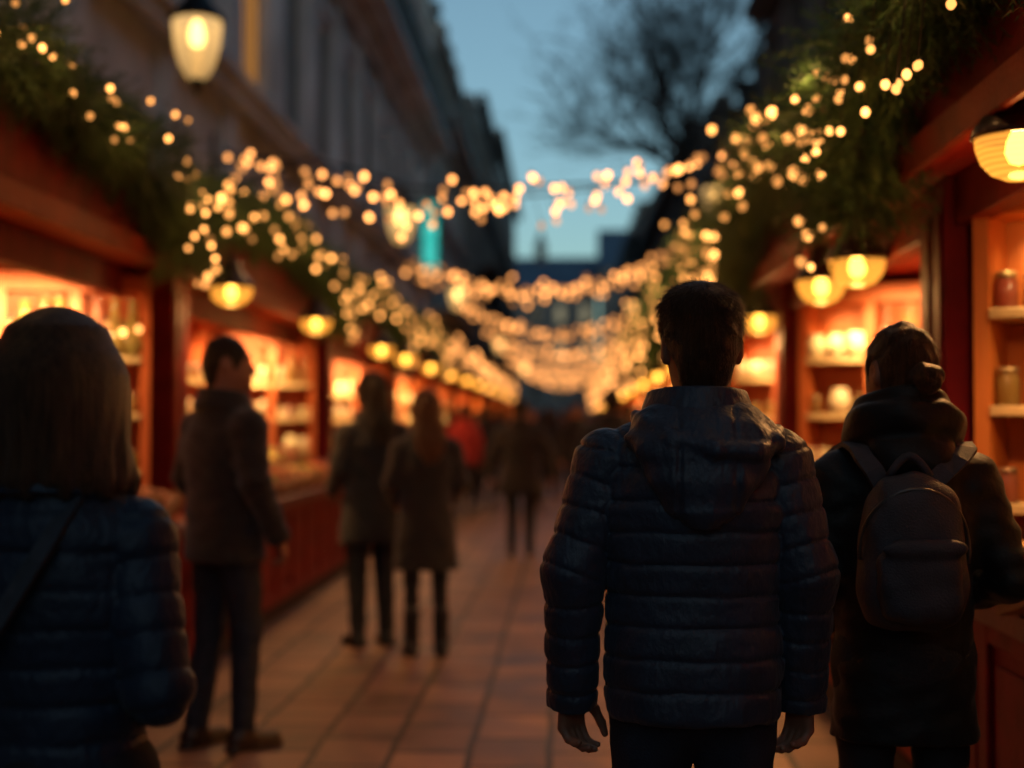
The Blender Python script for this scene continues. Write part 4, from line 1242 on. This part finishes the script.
person('woman with long chestnut hair in long taupe coat and black boots', at(426,8.65), 12, 1.61, 'coat', .56, 'taupe_coat', 'trousers', 'boot', 'long', 'hair2', look=10, h=.012, seed=10, tall_boot=True, slim_leg=.8, coat_len_w=.23, arms=dict(wr=(.19,.15,1.02), wl=(-.19,.15,1.02)), girth=.96)
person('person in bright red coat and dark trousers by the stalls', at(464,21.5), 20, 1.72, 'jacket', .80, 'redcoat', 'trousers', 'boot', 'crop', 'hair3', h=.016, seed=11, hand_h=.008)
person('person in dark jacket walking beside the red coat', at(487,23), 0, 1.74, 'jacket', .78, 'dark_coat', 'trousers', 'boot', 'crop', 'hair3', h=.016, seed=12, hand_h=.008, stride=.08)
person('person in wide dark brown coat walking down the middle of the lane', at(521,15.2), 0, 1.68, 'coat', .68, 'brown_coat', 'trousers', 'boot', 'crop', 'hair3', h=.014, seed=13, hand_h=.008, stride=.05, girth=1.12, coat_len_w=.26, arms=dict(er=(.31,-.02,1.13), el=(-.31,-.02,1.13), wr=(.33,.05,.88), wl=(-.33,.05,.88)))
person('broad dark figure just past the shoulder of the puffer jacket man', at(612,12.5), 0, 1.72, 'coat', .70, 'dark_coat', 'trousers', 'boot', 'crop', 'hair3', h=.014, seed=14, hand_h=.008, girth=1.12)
far = [(548,27,1.72,'dark_coat'),(566,31,1.75,'brown_coat'),(583,29,1.66,'dark_coat'),(598,36,1.74,'grey_coat'),(538,38,1.7,'dark_coat'),(507,33,1.68,'taupe_coat'),(573,42,1.76,'dark_coat'),(556,46,1.7,'brown_coat'),(590,48,1.72,'dark_coat'),(500,26,1.73,'dark_coat'),(532,24,1.69,'dark_coat'),(577,22,1.74,'brown_coat'),(628,20,1.70,'dark_coat'),(602,25,1.68,'dark_coat'),(478,30,1.7,'grey_coat'),(555,36,1.72,'dark_coat'),(640,26,1.75,'dark_coat'),(450,27,1.66,'brown_coat')]
for k, (x, D, H, c) in enumerate(far):
    person(f'dark blurred figure far down the lane among the crowd', at(x, D), random.choice((0,180,20,-15)), H, 'coat', .72, c, 'trousers', 'boot', random.choice(('crop','long')), 'hair3', h=.022, seed=20+k, hands=True, hand_h=.012, group='far crowd at the end of the lane', stride=.06)

# ------------------------------------------------------------------ backpack on the woman, shoulder bag on the near woman
def soft(name, fn, lo, hi, h, m, parent=None, tf=None):
    V, Q = mesh_field(fn, lo, hi, h)
    o = bpy.data.objects.new(name, np_mesh(name, V, Q, m)); link(o)
    if parent is not None: child(o, parent)
    return o
def rbox(P, c, r, rad, p=4.0):
    q = (np.abs((P[0]-c[0])/r[0])**p+np.abs((P[1]-c[1])/r[1])**p+np.abs((P[2]-c[2])/r[2])**p)**(1/p)
    return (q-1)*min(r)
wx, wy, _ = at(898, 3.36); wx -= .03
bp = empty('backpack', (wx, wy, 0)); tag(bp, 'small dark backpack worn by the woman in the black coat', 'backpack')
def f_bag(P):
    wr = wrinkle(P, 31, (.06,.14), 6)
    tap = 1+.16*np.clip((1.15-P[2])/.18, -1, 1)
    d = rbox((P[0]/tap, P[1], P[2]), (0,-.212,1.120), (.112,.080,.172), .03, 3.0)
    return d-.005*wr
soft('bag_body', f_bag, (-.17,-.33,.90), (.17,-.10,1.33), .006, M['bag'], bp)
def f_pocket(P):
    wr = wrinkle(P, 32, (.05,.12), 6)
    d = rbox(P, (0,-.280,1.065), (.090,.040,.092), .03, 3.2)
    flap = ell(P, (0,-.312,1.135), (.092,.016,.022))
    return smin(d, flap, .008)-.004*wr
soft('front_pocket', f_pocket, (-.13,-.36,.93), (.13,-.22,1.19), .005, M['bag'], bp)
b = MB(); pts = [(.118*math.cos(t), -.272+.035*abs(math.cos(t))**3, 1.125+.135*math.sin(t)) for t in [math.pi*k/18-.2 for k in range(21)]]
b.tube([p for p in pts], .0045, 6); b.build('zipper', M['zip'], bp)
b = MB(); pts = [(-.045+.09*k/8, -.20, 1.285+.045*math.sin(math.pi*k/8)) for k in range(9)]; b.tube(pts, .009, 8); b.build('handle', M['strap'], bp)
def ribbon(pts, w, th, out):
    """flat strap following pts; out = outward direction at each point"""
    b = MB(); vs, fs = [], []
    P = [Vector(p) for p in pts]
    for i, p in enumerate(P):
        d = (P[min(i+1,len(P)-1)]-P[max(i-1,0)]).normalized(); n = Vector(out[i]).normalized(); s = d.cross(n).normalized(); n = s.cross(d)
        for a, c in ((-1,0),(1,0),(1,1),(-1,1)): vs.append(p+s*a*w/2+n*c*th)
    for i in range(len(P)-1):
        for q in range(4):
            q2 = (q+1) % 4; fs.append((4*i+q, 4*i+q2, 4*i+4+q2, 4*i+4+q))
    b.add(vs, fs, smooth=False); return b
for s in (-1, 1):
    q = .03
    pts = [(s*.055,-.165,1.265),(s*.080+q*.3,-.160,1.295),(s*.105+q*.6,-.140,1.318),(s*.122+q,-.105,1.338),(s*.128+q,-.05,1.348),(s*.132+q,.03,1.335),(s*.14+q*.6,.090,1.31),(s*.14+q*.4,.100,1.20)]
    out = [(0,-1,.3),(0,-.9,.4),(0,-.7,.7),(0,-.4,.9),(0,0,1),(0,.4,.9),(0,.9,.4),(0,1,0)]
    ribbon(pts, .042, .012, out).build('shoulder_strap', M['strap'], bp)
sx, sy, _ = at(52, 2.30)
sb = empty('shoulder_bag', (sx, sy, 0), R(-6)); tag(sb, 'dark bag hanging on a thin strap across the back of the bobbed hair woman', 'bag')
k = .9
pts = [(.105,.07,1.415),(.100,0,1.465),(.085,-.085,1.43),(.04,-.150,1.32),(-.03,-.172,1.20),(-.11,-.162,1.10),(-.175,-.115,1.0),(-.225,-.04,.93)]
out = [(0,.5,1),(0,0,1),(0,-.6,.8),(0,-1,.3),(0,-1,.1),(-.4,-1,0),(-.8,-.6,0),(-1,-.2,0)]
ribbon([(p[0]*k,p[1]*k,p[2]*k) for p in pts], .028, .014, out).build('strap', M['strap'], sb)
soft('bag_body', lambda P: rbox(P, (-.275,-.02,.72), (.06,.14,.11), .02, 3.2)-.004*wrinkle(P, 41), (-.36,-.19,.58), (-.19,.15,.86), .008, M['bag'], sb)

# ------------------------------------------------------------------ sky, sun, camera
w = bpy.data.worlds.new('World'); scene.world = w; w.use_nodes = True
nt = w.node_tree; N = nt.nodes; bg = N['Background']
sky = N.new('ShaderNodeTexSky'); sky.sky_type = 'NISHITA'; sky.sun_disc = False
sky.sun_elevation = R(6); sky.sun_rotation = R(180); sky.altitude = 100; sky.air_density = 1.0; sky.dust_density = .6; sky.ozone_density = 3.0
hs = N.new('ShaderNodeHueSaturation'); hs.inputs['Saturation'].default_value = .84
nt.links.new(sky.outputs[0], hs.inputs['Color']); tn = N.new('ShaderNodeVectorMath'); tn.operation = 'MULTIPLY'; tn.inputs[1].default_value = (.98, 1.08, .96)
nt.links.new(hs.outputs[0], tn.inputs[0]); nt.links.new(tn.outputs[0], bg.inputs['Color'])
bg.inputs['Strength'].default_value = 0.15
sl = bpy.data.lights.new('sun', 'SUN'); sl.energy = .02; sl.angle = R(12); sl.color = (1,.8,.65)
so = bpy.data.objects.new('sun', sl); link(so); so.rotation_euler = (R(85), 0, R(0))

cam = bpy.data.cameras.new('camera'); co = bpy.data.objects.new('camera', cam); link(co)
cam.lens = 50; cam.sensor_width = 36; cam.clip_end = 1200; cam.clip_start = .05
co.location = (0, 0, 1.4); co.rotation_euler = (R(90+1.61), 0, R(2.13))
cam.dof.use_dof = True; cam.dof.focus_distance = 2.95; cam.dof.aperture_fstop = 1.42
scene.camera = co
scene.view_settings.view_transform = 'Standard'; scene.view_settings.look = 'None'; scene.view_settings.exposure = 0; scene.view_settings.gamma = 1
scene.render.engine = 'CYCLES'
cy = scene.cycles
cy.use_adaptive_sampling = False; cy.use_denoising = True
cy.max_bounces = 6; cy.diffuse_bounces = 3; cy.glossy_bounces = 3; cy.transparent_max_bounces = 12; cy.sample_clamp_indirect = 2.0
cy.caustics_reflective = False; cy.caustics_refractive = False
